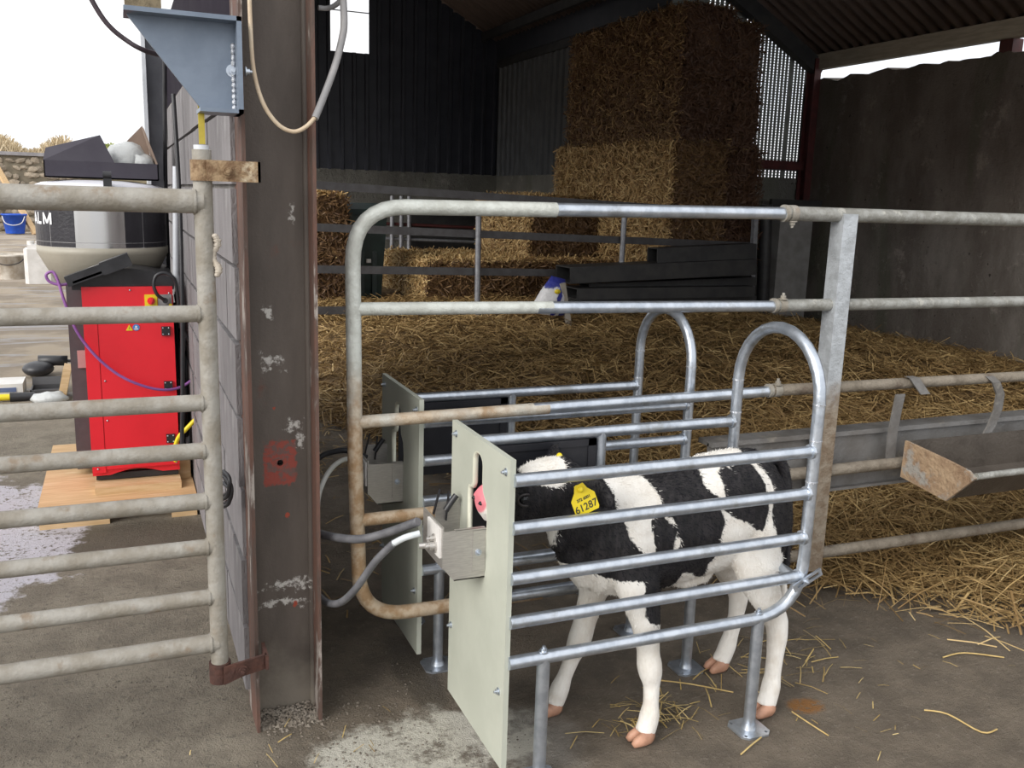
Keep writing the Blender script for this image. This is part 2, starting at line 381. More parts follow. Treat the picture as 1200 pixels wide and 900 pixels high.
def make_wall_mat(name, a, b, cgreen, dark_head=False):
    k = NT(name); p = k.pos(world=True)
    col = k.mix(k.step(k.noise(k.pos((.8, 1.2, .5), True), 1.6, 9, .68), .36, .64), c4(a), c4(b))
    col = k.mix(k.math('MULTIPLY', k.step(k.noise(k.pos((1, 1.1, .3), True), 1.3, 6, .6, .6), .53, .66), .6), col, c4(cgreen))
    col = k.mix(k.math('MULTIPLY', k.step(k.noise(p, 3.2, 9, .75), .56, .66), .65), col, c4(tuple(min(1, v * 1.55) for v in a)))
    col = k.mix(k.math('MULTIPLY', k.step(k.noise(k.pos((1, 1, .45), True), 5.5, 9, .75), .60, .66), .5), col, c4(tuple(v * .45 for v in b)))
    col = k.mix(k.step(k.noise(p, 19, 4), .67, .72), col, c4(tuple(v * .3 for v in b)))
    sx = k.n('SeparateXYZ'); k.l(p, sx.inputs[0]); Z = k.math('ADD', sx.outputs[2], k.math('MULTIPLY', k.math('SUBTRACT', k.noise(p, 2.2, 7), .5), 1.1))
    if dark_head:  # darker towards the head, paler towards the foot
        mul = k.n('Mix', data_type='RGBA', blend_type='MULTIPLY'); mul.inputs[0].default_value = 1; k.l(col, mul.inputs[6])
        k.l(k.mix(k.step(Z, .7, 2.1), c4((1.0, 1.0, 1.0)), c4((.60, .54, .50))), mul.inputs[7]); col = mul.outputs[2]
    k.bump(k.math('ADD', k.noise(p, 7, 9, .75), k.math('MULTIPLY', k.noise(p, 60, 5), .3)), .8, .05)
    return k.set(col, .85, 0, .3)
CONC = make_wall_mat('stained_shuttered_concrete', (.25, .225, .20), (.15, .128, .11), (.115, .125, .085), True)
CONCB = make_wall_mat('grey_plinth_concrete', (.19, .185, .165), (.13, .125, .11), (.13, .13, .10))
BLOCK = mat('grey_concrete_block', (.215, .203, .208), (.155, .145, .15), 5, .9, 0, .7, 130, stretch=(1, 1, .3), c3=(.26, .25, .25), s3=7, rnd_amt=.3)
MORT = mat('mortar', (.26, .245, .23), (.19, .175, .165), 9, .95, 0, .5, 90)
CLAD = mat('dark_navy_cladding', (.022, .024, .034), (.032, .034, .045), 4, .45, .1, .04)
ROOFM = mat('brown_roof_sheet', (.20, .15, .13), (.15, .112, .098), 3, .7, 0, .1)
GABM = mat('green_grey_gable_sheet', (.20, .215, .20), (.16, .17, .16), 4, .6, 0, .05)
STONE = mat('yard_wall_stone', (.36, .30, .23), (.25, .21, .16), 5, .9, 0, .6, 20, rnd_amt=.45)

def make_straw(name, stops, rough=.6):
    k = NT(name); at = k.n('Attribute'); at.attribute_name = 'tint'
    r = k.n('ValToRGB'); e = r.color_ramp.elements
    e[0].position = stops[0][0]; e[0].color = c4(stops[0][1]); e[1].position = stops[-1][0]; e[1].color = c4(stops[-1][1])
    for ps_, cc in stops[1:-1]: q = e.new(ps_); q.color = c4(cc)
    k.l(at.outputs['Fac'], r.inputs[0]); return k.set(r.outputs[0], rough, 0, .35)
STRAW = make_straw('loose_straw', [(0, (.13, .075, .03)), (.4, (.29, .185, .075)), (.75, (.46, .32, .14)), (1, (.66, .50, .26))])
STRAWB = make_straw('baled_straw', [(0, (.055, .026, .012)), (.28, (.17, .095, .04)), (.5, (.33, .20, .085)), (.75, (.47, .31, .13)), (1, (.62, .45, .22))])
STRAWG = make_straw('bright_single_stems', [(0, (.30, .20, .07)), (.5, (.50, .36, .14)), (1, (.68, .53, .26))])
GRASS = make_straw('dry_reed_grass', [(0, (.36, .27, .15)), (.5, (.55, .44, .28)), (1, (.70, .60, .42))])
LEAF = make_straw('green_shrub_leaf', [(0, (.22, .26, .06)), (1, (.42, .46, .16))])
BED = mat('trodden_straw_bed', (.20, .125, .05), (.115, .07, .03), 9, .9, 0, .9, 60, c3=(.27, .18, .08), s3=24)
BALED = mat('shade_darkened_straw', (.10, .05, .025), (.055, .028, .016), 22, .9, 0, 1.0, 70, c3=(.15, .085, .045), s3=30)  # darker straw copy for upper and right stacks, shade put into the colour
STRAWD = make_straw('shade_darkened_stems', [(0, (.05, .022, .012)), (.4, (.115, .06, .03)), (.75, (.22, .13, .06)), (1, (.36, .24, .11))])  # stems of those dark bales, shade put into the ramp
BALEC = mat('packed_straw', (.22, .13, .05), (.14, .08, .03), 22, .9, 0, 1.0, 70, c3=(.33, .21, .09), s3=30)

# ------------------------------------------------------------------ the setting
def grid_mesh(name, x0, x1, nx, y0, y1, ny, zf, m):
    xs = np.linspace(x0, x1, nx + 1); ys = np.linspace(y0, y1, ny + 1)
    XX, YY = np.meshgrid(xs, ys); ZZ = zf(XX, YY)
    V = np.stack([XX, YY, ZZ], -1).reshape(-1, 3)
    i = (np.arange(ny)[:, None] * (nx + 1) + np.arange(nx)[None, :]).ravel()[:, None]
    cx_, cy_ = V[i[:, 0], 0], V[i[:, 0], 1]; i = i[~((cx_ > 5.85) & (cy_ > 8.80))]
    return mesh_np(name, V, i + np.array([[0, 1, nx + 2, nx + 1]]), m, smooth_=True)
def wob(X, Y, a=1.0): return a * (np.sin(X * 5.1 + Y * 2.3) * .4 + np.sin(Y * 4.3 - X * 1.7 + 1) * .35 + np.sin(X * 11.7 + Y * 9.1) * .25)
MBf = MB(); MBf.add([(-60, -8, 0), (12, -8, 0), (12, 80, 0), (-60, 80, 0)], [(0, 1, 2, 3)])
struct(MBf.build('floor', FLOORM, base=(0, 0, 0)))

# litter bed: a shallow heap of trodden straw that deepens into the barn
def litter_front(X): return np.interp(X, [.4, 1.3, 1.6, 2.0, 2.4, 2.9, 3.5, 7.5], [7.6, 5.4, 4.0, 3.1, 2.72, 2.35, 2.15, 1.9])
def litter_h(X, Y):
    d = Y - litter_front(X) + .18 * wob(X * 1.7, Y * 1.7)
    t = np.clip(d / 4.6, 0, 1); h = .31 * t * t * (3 - 2 * t)
    h += np.clip(d / .5, 0, 1) * (.030 + .022 * wob(X * 1.3, Y * 1.6) + .012 * wob(Y * 2.9, X * 3.1))
    s_ = np.clip((X - 5.4) / 1.9, 0, 1); h *= 1 - .58 * s_ * s_ * (3 - 2 * s_)
    return np.where(d > 0, h, -.03)
bed = grid_mesh('straw_bed', .46, 7.44, 150, 1.9, 12.2, 210, litter_h, BED)
tag(bed, 'deep bed of trodden brown straw covering the barn floor', 'straw', kind='stuff')
def litter_strands(n, ypow, y0, y1, x0, x1, L, W, edge, seed, lift=.01, tintlo=0, front=None):
    r = np.random.default_rng(seed); X = r.uniform(x0, x1, n); Y = y0 + (y1 - y0) * r.random(n) ** ypow
    d = Y - litter_front(X) + .18 * wob(X * 1.7, Y * 1.7) + r.normal(0, edge, n)
    k_ = (d > 0) & (X < 7.30) & ((Y < 8.85) | (X < 5.9)); X = X[k_]; Y = Y[k_]; m = len(X)
    Z = np.maximum(litter_h(X, Y), 0) + r.random(m) * lift * 2 + .004
    # combed patches: neighbouring stems lie in similar directions
    a = 3 * np.sin(X * 3.1 + np.sin(Y * 2.2) * 2) + 2 * np.sin(Y * 2.7) + r.normal(0, .8, m); el = r.normal(.0, .22, m)
    D = np.stack([np.cos(a) * np.cos(el), np.sin(a) * np.cos(el), np.sin(el)], 1)
    N_ = np.stack([r.normal(0, .5, m), r.normal(0, .5, m), np.ones(m)], 1)
    LL = r.uniform(*L, m); WW = r.uniform(*W, m)
    Z += np.abs(np.sin(el)) * LL * .5
    V, Q = strands(np.stack([X, Y, Z], 1), D, N_, LL, WW, r.uniform(.0, .16, m))
    clump = .5 + .5 * wob(X * 1.1, Y * 1.3); t = np.clip(r.beta(1.6, 2.2, m) * .75 + .28 * clump + tintlo, 0, 1)
    return V, Q, np.repeat(t, 6)
V, Q, T = litter_strands(95000, 1.35, 2.0, 9.4, .9, 7.43, (.05, .2), (.004, .009), .12, 1)
o = mesh_np('loose_straw', V, Q, STRAW, attrs={'tint': T}); tag(o, 'loose straw stems lying all over the straw bed', 'straw', kind='stuff')
V, Q, T = litter_strands(42000, 1.2, 1.75, 4.2, 1.0, 5.2, (.05, .26), (.0022, .0052), .24, 2, .025, .06)
o = mesh_np('loose_straw', V, Q, STRAW, attrs={'tint': T}); tag(o, 'long golden straw stems along the front edge of the bed', 'straw', kind='stuff')
# thin scatter of stems on the dark floor beside and in front of the bed
def scatter(P, seed, L, W, mt, name, label, amp=3.2):
    r = np.random.default_rng(seed); P = np.array(P); m = len(P); a = r.uniform(0, 6.28, m)
    D = np.stack([np.cos(a), np.sin(a), r.normal(0, .05, m)], 1); N_ = np.stack([r.normal(0, .3, m), r.normal(0, .3, m), np.ones(m)], 1)
    V, Q = strands(np.c_[P, np.full(m, .006)], D, N_, r.uniform(*L, m), r.uniform(*W, m), r.uniform(0, .08, m))
    o = mesh_np(name, V, Q, mt, attrs={'tint': np.repeat(r.beta(2, 2, m), 6)}); tag(o, label, 'straw', kind='stuff')
r_ = np.random.default_rng(5)
P = [(x, y) for x, y in zip(r_.uniform(.5, 2.4, 2600), r_.uniform(2.9, 9, 2600)) if y < litter_front(np.array(x)) + .3 and (y > 4.6 or r_.random() < .30)]
scatter(P, 6, (.04, .16), (.003, .007), STRAW, 'loose_straw', 'thin scatter of stems on the dark floor left of the bed')
P = [(r_.normal(1.33, .09), r_.normal(2.02, .05)) for _ in range(60)] + [(r_.normal(1.50, .12), r_.normal(2.10, .05)) for _ in range(22)] + [(r_.uniform(1.7, 2.2), r_.uniform(2.05, 2.35)) for _ in range(50)]
scatter(P, 8, (.03, .13), (.002, .004), STRAWG, 'loose_straw', 'wisps of straw under the calf and behind its hooves')
P = [(r_.uniform(1.7, 3.2), r_.uniform(1.55, 2.2)) for _ in range(45)] + [(r_.uniform(.3, .7), r_.uniform(2.15, 2.35)) for _ in range(9)] + [(r_.uniform(-.3, .3), r_.uniform(1.9, 2.3)) for _ in range(5)]
scatter(P, 9, (.02, .07), (.0015, .003), STRAWG, 'loose_straw', 'few short stems dropped on the bare dirt in front')
def stem(pts, r=.0022, label=''):
    m = MB(); m.tube(smooth(pts, 4), r, 6); o = m.build('dry_straw', STEMM); tag(o, label, 'straw')
STEMM = mat('single_straw_stem', (.58, .43, .18), (.46, .32, .12), 30, .5)
def gp(L): return [(x, y, .005 + .004 * (i % 2)) for i, (x, y) in enumerate(L)]
stem(gp([(2.438, 2.006), (2.526, 1.999), (2.634, 1.936)]), .0026, 'long bent straw stem on the dirt at the right edge')
stem(gp([(2.119, 1.783), (2.162, 1.738), (2.183, 1.638), (2.232, 1.629)]), .0026, 'forked straw stem on the dirt at lower right')
stem(gp([(1.739, 1.911), (1.742, 1.834), (1.755, 1.776)]), .0022, 'straight straw stem right of the hind hoof')
stem(gp([(1.467, 2.197), (1.543, 2.138), (1.641, 2.060)]), .0024, 'long straw stem lying under the calf belly')
stem(gp([(1.467, 1.788), (1.515, 1.808), (1.570, 1.835)]), .0024, 'brown straw stem in front of the square foot plate')

# ---- block wall on the left, running back from the steel column
wl = MB().box((.285, 2.46, 0), (.44, 5.9, 1.88)).build('wall_left', MORT, base=(0, 0, 0)); struct(wl)
bw_, bh_ = .43, .2
bm_ = MB().box((-.004, .006, .006), (.014, bw_ - .006, bh_ - .006)).build('block', BLOCK, wl)
bmesh_block = bm_.data; bpy.data.objects.remove(bm_)
def half(n): m_ = MB().box((-.004, .006, .006), (.014, n - .006, bh_ - .006)); return m_
hb = half(.215).build('block', BLOCK, wl); hmesh = hb.data; bpy.data.objects.remove(hb)
for k_ in range(9):
    z = .055 + k_ * bh_; y = 2.46; first = True
    while y < 5.9 - .2:
        me = bmesh_block
        if (first and k_ % 2) or y + bw_ > 5.91: me = hmesh
        b = bpy.data.objects.new('block', me); COL.objects.link(b); b.parent = wl; b.location = (.271 + rnd.uniform(-.003, .003), y, z)
        y += bw_ if me is bmesh_block else .215; first = False
# dark sheeting between wall head and eaves
struct(MB().box((.286, 2.5, 1.88), (.33, 5.9, 2.30)).build('trim_1', mat('matt_dark_sheeting', (.022, .018, .026), (.03, .026, .034), 4, .95, 0, .05, spec=.05), base=(0, 0, 0)))

# ---- roof: two slopes of corrugated sheet
def zr(x): return 3.09 + (7.55 - x) * .555
def zl(x): return 2.02 + x * .85
RF = 2.35   # front edge of the roof
RX = (3.09 + 7.55 * .555 - 2.02) / (.85 + .555)
def sheet(name, x0, x1, zf, y0, y1, m, per=.15, amp=.018, th=.012):
    ys = np.arange(y0, y1 + 1e-6, per / 6); n = len(ys); zo = amp * np.sin(ys / per * 2 * np.pi)
    V = []; 
    for x, dz in ((x0, 0), (x1, 0), (x1, th), (x0, th)): V.append(np.stack([np.full(n, x), ys, zf(x) + zo + dz], 1))
    V = np.concatenate(V); i = np.arange(n - 1)[:, None]
    Q = np.concatenate([i + np.array([[a * n, b * n, b * n + 1, a * n + 1]]) for a, b in ((0, 1), (1, 2), (2, 3), (3, 0))])
    return struct(mesh_np(name, V, Q, m, smooth_=True))
sheet('ceiling', RX, 7.54, zr, RF, 9.0, ROOFM)
sheet('ceiling', RX, 6.1, zr, 9.0, 15.2, ROOFM)
sheet('ceiling', .29, RX, zl, RF, 5.95, ROOFM)
sheet('ceiling', .85, RX, zl, 5.95, 15.2, ROOFM)
# purlins and rafters
m = MB()
for x in (1.0, 2.1, 3.2): m.box((x - .03, 2.5, zl(x) - .16), (x + .03, 15, zl(x) - .03))
for x in (4.6, 5.7): m.box((x - .03, 2.5, zr(x) - .16), (x + .03, 15, zr(x) - .03))
struct(m.build('trim_2', BLACKB, base=(0, 0, 0)))
m = MB()
m.bar((7.5, 8.84, zr(7.5) - .13), (RX, 8.84, zr(RX) - .13), .12, .16); m.bar((RX, 8.84, zl(RX) - .13), (.9, 8.84, zl(.9) - .13), .12, .16)
struct(m.build('trim_3', BLACKB, base=(0, 0, 0)))
# right wall with ragged head, wall plate above it
def ragged(name, x0, x1, y0, y1, z1, m):
    r = random.Random(3); ys = np.linspace(y0, y1, 130); V = []; F = []
    for i, y in enumerate(ys):
        t = z1 + .05 * noise.noise(Vector((y * 1.1, 0, 3))) + .05 * noise.noise(Vector((y * 4.3, 2, 1))) + .02 * noise.noise(Vector((y * 15, 1, 1)))
        V += [(x0, y, 0), (x0, y, t), (x1, y, t + .02), (x1, y, 0)]
        if i: a = 4 * i - 4; F += [(a, a + 1, a + 5, a + 4), (a + 1, a + 2, a + 6, a + 5), (a + 2, a + 3, a + 7, a + 6)]
    F += [(0, 3, 2, 1), tuple(4 * (len(ys) - 1) + q for q in (0, 1, 2, 3))]
    b = MB(); b.add(V, F); return struct(b.build(name, m, base=(0, 0, 0)))
ragged('wall_right', 7.46, 7.75, 1.2, 8.95, 2.865, CONC)
struct(MB().box((7.42, 2.35, 2.985), (7.52, 8.9, 3.15)).build('trim_4', mat('pale_wall_plate_timber', (.34, .29, .22), (.26, .22, .165), 5, .8, 0, .3, 60, stretch=(8, 1, 8)), base=(0, 0, 0)))
m = MB(); m.box((7.47, 6.28, 2.84), (7.6, 6.42, 2.99)); m.box((7.47, 3.5, 2.84), (7.6, 3.64, 2.99)); struct(m.build('trim_5', OXIDE, base=(0, 0, 0)))

# ---- gable behind the tall bales: perforated sheet over a concrete plinth
def perforated(name, x0, x1, z0, z1, zf, y, m):
    lines = [5.72 + .062 * q for q in range(11)] + [6.53 + .0515 * q for q in range(13)] + [7.235 + .048 * q for q in range(4)]
    cuts = sorted(set([round(q, 4) for L in lines for q in (L - .0065, L + .0065)] + [x0, x1, 7.19])); zc = np.arange(z0, z1, .030)
    V = []; F = []; idx = {}
    def vid(a, b):
        if (a, b) not in idx: idx[(a, b)] = len(V); V.append((a, y, b))
        return idx[(a, b)]
    for a, b in zip(cuts[:-1], cuts[1:]):
        hole = any(abs((a + b) / 2 - L) < .002 for L in lines)
        for q in zc:
            top = min(zf(a), zf(b)) - .02
            if q > top: break
            q = round(float(q), 4); s1 = round(q + .012, 4); s2 = round(q + .030, 4)
            F.append((vid(a, q), vid(b, q), vid(b, s1), vid(a, s1)))
            if not hole: F.append((vid(a, s1), vid(b, s1), vid(b, s2), vid(a, s2)))
    b = MB(); b.add(V, F); return struct(b.build(name, m, base=(0, 0, 0)))
perforated('wall_gable', 5.55, 7.46, 1.76, 5.0, zr, 8.95, GABM)
struct(MB().box((5.95, 8.93, 0), (7.46, 9.1, 1.77)).build('wall_gable_plinth', CONCB, base=(0, 0, 0)))
struct(MB().box((5.6, 8.84, 1.86), (7.42, 8.92, 1.96)).build('trim_6', OXIDE, base=(0, 0, 0)))
m = MB(); m.box((7.37, 8.76, 0), (7.46, 8.775, 3.1)); m.box((7.37, 8.885, 0), (7.46, 8.90, 3.1)); m.box((7.41, 8.775, 0), (7.42, 8.885, 3.1)); struct(m.build('trim_7', OXIDE, base=(0, 0, 0)))

# ---- far bay: side wall and back wall, plinth below and ribbed cladding above
def ribs(name, axis, a0, a1, c, z0, zt, m, hole=None, per=.2):
    """vertical box-rib sheet along one axis; hole = (a, b, z0, z1) left open"""
    prof = []; a = a0
    while a < a1:
        prof += [(a, 0), (a + per * .62, 0), (a + per * .70, -.035), (a + per * .92, -.035)]; a += per
    prof = [p for p in prof if p[0] <= a1] + [(a1, 0)]
    if hole: prof = sorted(set(prof + [(hole[0], 0), (hole[1], 0)]))
    F = []; V = []
    def pt(p, z): return (p[0], c + p[1], z) if axis == 0 else (c + p[1], p[0], z)
    for p, q in zip(prof[:-1], prof[1:]):
        spans = [(z0, zt(max(p[0], q[0])))]
        if hole and hole[0] - 1e-6 <= (p[0] + q[0]) / 2 <= hole[1] + 1e-6: spans = [(z0, hole[2]), (hole[3], zt((p[0] + q[0]) / 2))]
        for s0, s1 in spans:
            n = len(V); V += [pt(p, s0), pt(q, s0), pt(q, s1), pt(p, s1)]; F.append((n, n + 1, n + 2, n + 3))
    b = MB(); b.add(V, F); return struct(b.build(name, m, base=(0, 0, 0)))
ztop = lambda x: (zl(x) if x < RX else zr(x)) + .03
ribs('wall_back', 0, .78, 6.06, 15.0, 1.8, ztop, CLAD, (3.17, 3.78, 3.6, 4.52))
struct(MB().box((.78, 14.98, 0), (6.1, 15.2, 1.81)).build('wall_back_plinth', CONCB, base=(0, 0, 0)))
ribs('wall_side', 1, 8.97, 15.0, 6.02, 1.8, lambda y: 3.58, mat('grey_side_cladding', (.10, .105, .11), (.075, .08, .085), 4, .5, .1, .05), None)
struct(MB().box((6.0, 9.12, 0), (6.15, 14.97, 1.80)).build('wall_side_plinth', CONCB, base=(0, 0, 0)))
struct(MB().box((5.96, 9.05, 3.56), (6.06, 15.0, 3.68)).build('trim_8', BLACKB, base=(0, 0, 0)))
struct(MB().box((5.94, 9.0, 3.68), (6.02, 15.0, 4.0)).build('trim_9', CLAD, base=(0, 0, 0)))
wn = MB().box((3.15, 15.02, 3.58), (3.80, 15.03, 4.54)).build('window_1', PANE, base=(0, 0, 0)); struct(wn)
MB().box((3.15, 15.0, 4.20), (3.80, 15.015, 4.215)).build('window_bar', DULLR, wn)
# steel post at the open end of the block wall, eaves beam and corbel bracket
m = MB(); m.box((.185, 5.91, 0), (.275, 5.92, 2.4)); m.box((.275, 5.84, 0), (.288, 6.0, 2.4)); m.m = 1; m.box((.165, 5.84, 0), (.185, 6.0, 2.4))  # left flange paler: sunlight from the left put into its colour
o = m.build('steel_post', [MIDGR, GREYP]); tag(o, 'grey steel post at the far end of the block wall', 'post')
o = MB().box((.036, 2.33, 1.832), (.112, 2.40, 1.95)).build('eaves_beam', OLDT); tag(o, 'old timber eaves beam resting on the blue-grey bracket', 'beam')
from mathutils.geometry import tessellate_polygon
def plate(mb, outer, holes, axis, a, b):
    """flat plate with real holes, outline in the two other axes"""
    def P3(p, t): return (t, p[0], p[1]) if axis == 0 else ((p[0], t, p[1]) if axis == 1 else (p[0], p[1], t))
    loops = [outer] + holes; flat = [p for L in loops for p in L]; n = len(flat)
    tris = tessellate_polygon([[Vector((p[0], p[1], 0)) for p in L] for L in loops])
    vs = [P3(p, a) for p in flat] + [P3(p, b) for p in flat]
    fs = [tuple(t) for t in tris] + [tuple(i + n for i in t[::-1]) for t in tris]; off = 0
    for L in loops:
        m = len(L); fs += [(off + j, off + (j + 1) % m, off + n + (j + 1) % m, off + n + j) for j in range(m)]; off += m
    mb.add(vs, fs); return mb
def circ(cx, cy, r, n=16): return [(cx + r * math.cos(2 * math.pi * i / n), cy + r * math.sin(2 * math.pi * i / n)) for i in range(n)]
def text_mesh(txt, size, bold=0.0):
    cu = bpy.data.curves.new('lettering', 'FONT'); cu.body = txt; cu.size = size; cu.align_x = 'CENTER'; cu.align_y = 'CENTER'; cu.offset = bold; cu.resolution_u = 3
    ob = bpy.data.objects.new('lettering', cu); COL.objects.link(ob); dg = bpy.context.evaluated_depsgraph_get(); dg.update()
    me = ob.evaluated_get(dg).to_mesh(); V = [v.co.copy() for v in me.vertices]; F = [tuple(p.vertices) for p in me.polygons]
    ob.evaluated_get(dg).to_mesh_clear(); bpy.data.objects.remove(ob); return V, F

# ---- steel column
t = thing('steel_column', 'rusty brown steel I-beam column between the two gates', 'column', (.366, 2.42, 0))
plate(MB(), [(.285, 0), (.45, 0), (.45, 3.1), (.285, 3.1)], [circ(.366, .735, .0085)], 1, 2.412, 2.420).build('web', COLM, t)
m = MB(); m.box((.279, 2.335, 0), (.288, 2.50, 3.1)); m.build('flange', FLEDGE, t)
m = MB(); m.box((.447, 2.335, 0), (.456, 2.50, 3.1)); m.build('flange', FLEDGE, t)
# rounded root between web and right flange
m = MB(); m.tube([(.446, 2.411, 0), (.446, 2.411, 3.1)], .011, 10); m.build('root_fillet', COLM, t)
def debris(name, P, S_, mtl, label, cat, seed):
    """small angular crumbs, one octahedron each"""
    r = np.random.default_rng(seed); P = np.array(P); n = len(P); O = np.array([[1, 0, 0], [-1, 0, 0], [0, 1, 0], [0, -1, 0], [0, 0, 1], [0, 0, -1]], float)
    F = np.array([[0, 2, 4], [2, 1, 4], [1, 3, 4], [3, 0, 4], [2, 0, 5], [1, 2, 5], [3, 1, 5], [0, 3, 5]])
    sc = np.array(S_)[:, None, None] * r.uniform(.5, 1.3, (n, 6, 3)) * np.array([1.2, 1, .7]); a = r.uniform(0, 6.28, n); V = O[None] * sc
    x = V[..., 0] * np.cos(a)[:, None] - V[..., 1] * np.sin(a)[:, None]; y = V[..., 0] * np.sin(a)[:, None] + V[..., 1] * np.cos(a)[:, None]
    V = np.stack([x, y, V[..., 2]], -1) + P[:, None, :]; Q = (F[None] + np.arange(n)[:, None, None] * 6).reshape(-1, 3)
    return tag(mesh_np(name, V.reshape(-1, 3), Q, mtl), label, cat, kind='stuff')
CRUMB = mat('caked_mortar', (.24, .21, .175), (.15, .125, .10), 40, .95)
r = random.Random(4); P = []; S_ = []
for i in range(900):
    d = abs(r.gauss(0, .035)); P.append((r.uniform(.289, .460), 2.408 - d, max(.002, .028 - d * .5) * r.random())); S_.append(r.uniform(.002, .008))
debris('mortar_crumbs', P, S_, CRUMB, 'crumbled mortar heaped at the foot of the steel column', 'rubble', 1)
P = []; S_ = []
for i in range(7000):
    x = r.uniform(-.9, .75); y = r.uniform(1.55, 2.75)
    if noise.noise(Vector((x * 3, y * 3, 4))) + .5 * noise.noise(Vector((x * 9, y * 9, 1))) < r.uniform(-.4, .5): continue
    P.append((x, y, .0012)); S_.append(r.uniform(.0012, .0048))
debris('grit', P, S_, mat('dirt_crumbs', (.20, .17, .135), (.11, .095, .078), 60, .95), 'loose grit and dirt crumbs on the ground below the left gate', 'grit', 2)
P = []; S_ = []
for i in range(5000):
    x = r.uniform(.75, 3.2); y = r.uniform(1.55, 2.9)
    if noise.noise(Vector((x * 3, y * 3, 9))) < r.uniform(-.2, .6): continue
    P.append((x, y, .001)); S_.append(r.uniform(.001, .0032))
debris('grit', P, S_, mat('dark_dirt_crumbs', (.15, .12, .09), (.08, .065, .05), 60, .95), 'fine dark grit on the floor around the stalls', 'grit', 3)

# ---- corbel bracket bolted to the column
t = thing('corbel_bracket', 'blue-grey welded steel corbel bracket bolted high on the column', 'bracket', (.278, 2.33, 1.62))
MB().prism([(.036, 1.824), (.270, 1.824), (.270, 1.628), (.19, 1.628)], 1, 2.325, 2.335).build('gusset_plate', STEELB, t)
MB().box((.032, 2.275, 1.822), (.279, 2.39, 1.832)).build('top_plate', STEELB, t)
MB().box((.183, 2.275, 1.620), (.279, 2.385, 1.629)).build('bottom_plate', STEELB, t)
e = MB().box((.268, 2.275, 1.62), (.279, 2.39, 1.832)).build('end_plate', STEELB, t)
m = MB()
for i in range(12):
    z = 1.635 + i * .0125; m.ball((.264, 2.322, z), (.006, .004, .008), 6)
stuff(lab(m.build('weld_bead', WELD, e), 'bright weld bead'))
m = MB(); m.hexbolt((.262, 2.325, 1.718), (0, -1, 0), .010, .008); m.hexbolt((.289, 2.315, 1.718), (1, 0, 0), .008, .008); lab(m.build('bolt', GALV, t), 'bright galvanised bolt')

# ---- left gate hung on the column
t = thing('tubular_field_gate', 'muddy eight-rail tubular gate hinged left of the column', 'gate', (.18, 2.28, 0))
m = MB(); m.tube([(.184, 2.28, .205), (.183, 2.28, 1.535)], .0215, 16); m.build('hinge_post', DIRTY, t)
m = MB(); m.tube([(.183, 2.28, 1.475), (.183, 2.28, 1.545)], .0175, 16); lab(m.build('post_top', GREYP, t), 'white painted post top')
for z, r in ((1.418, .0275), (1.157, .020), (.941, .0205), (.821, .020), (.692, .0205), (.572, .020), (.438, .020), (.312, .0235)):
    m = MB(); m.tube([(.183, 2.28, z), (-2.2, 2.28, z)], r, 16); m.tube([(.160, 2.28, z), (.166, 2.28, z)], r * 1.12, 16); m.build('rail', DIRTY, t)
m = MB(); m.tube([(-2.2, 2.28, .2), (-2.2, 2.28, 1.45)], .0215, 14); m.build('latch_post', DIRTY, t)
h = MB(); h.tube([(.183, 2.28, 1.465), (.183, 2.28, 1.512)], .0265, 16); h.box((.19, 2.249, 1.465), (.310, 2.256, 1.512)); h.box((.304, 2.249, 1.465), (.310, 2.30, 1.512)); 
hh = h.build('hinge_strap', RUST, t); b = MB(); b.hexbolt((.235, 2.249, 1.489), (0, -1, 0), .011, .007); b.build('bolt', RUST, hh)
h = MB(); h.tube([(.184, 2.28, .205), (.184, 2.28, .258)], .027, 16); h.add([(.19, 2.245, .208), (.24, 2.25, .222), (.30, 2.27, .222), (.30, 2.27, .262), (.24, 2.25, .262), (.19, 2.245, .256), (.19, 2.253, .208), (.24, 2.258, .222), (.30, 2.278, .222), (.30, 2.278, .262), (.24, 2.258, .262), (.19, 2.253, .256)],
      [(0, 1, 4, 5), (1, 2, 3, 4), (11, 10, 7, 6), (10, 9, 8, 7), (0, 6, 7, 1), (1, 7, 8, 2), (5, 4, 10, 11), (4, 3, 9, 10), (2, 8, 9, 3), (0, 5, 11, 6)])
h.box((.296, 2.262, .222), (.304, 2.34, .262)); hh = lab(h.build('hinge_strap', RUSTD, t), 'dark rusted lower hinge strap'); b = MB(); b.hexbolt((.235, 2.248, .24), (0, -1, 0), .010, .006); b.build('bolt', RUSTD, hh)
m = MB(); r = random.Random(9)
for i in range(26): 
    f = i / 25; m.ball((.205 + .006 * math.sin(f * 9), 2.268 - .004 * math.cos(f * 7), 1.34 - f * .09), (.006 + r.random() * .004, .006, .006), 6)
lab(m.build('tape', DWHITE, t), 'peeling whitish tape on the hinge post')
# yellow webbing above the hinge
o = MB().box((.1835, 2.345, 1.55), (.1975, 2.349, 1.64)).build('webbing_strap', mat('yellow_webbing', (.50, .40, .06), (.42, .33, .05), 30, .8)); tag(o, 'yellow webbing strap hanging behind the bracket', 'strap')

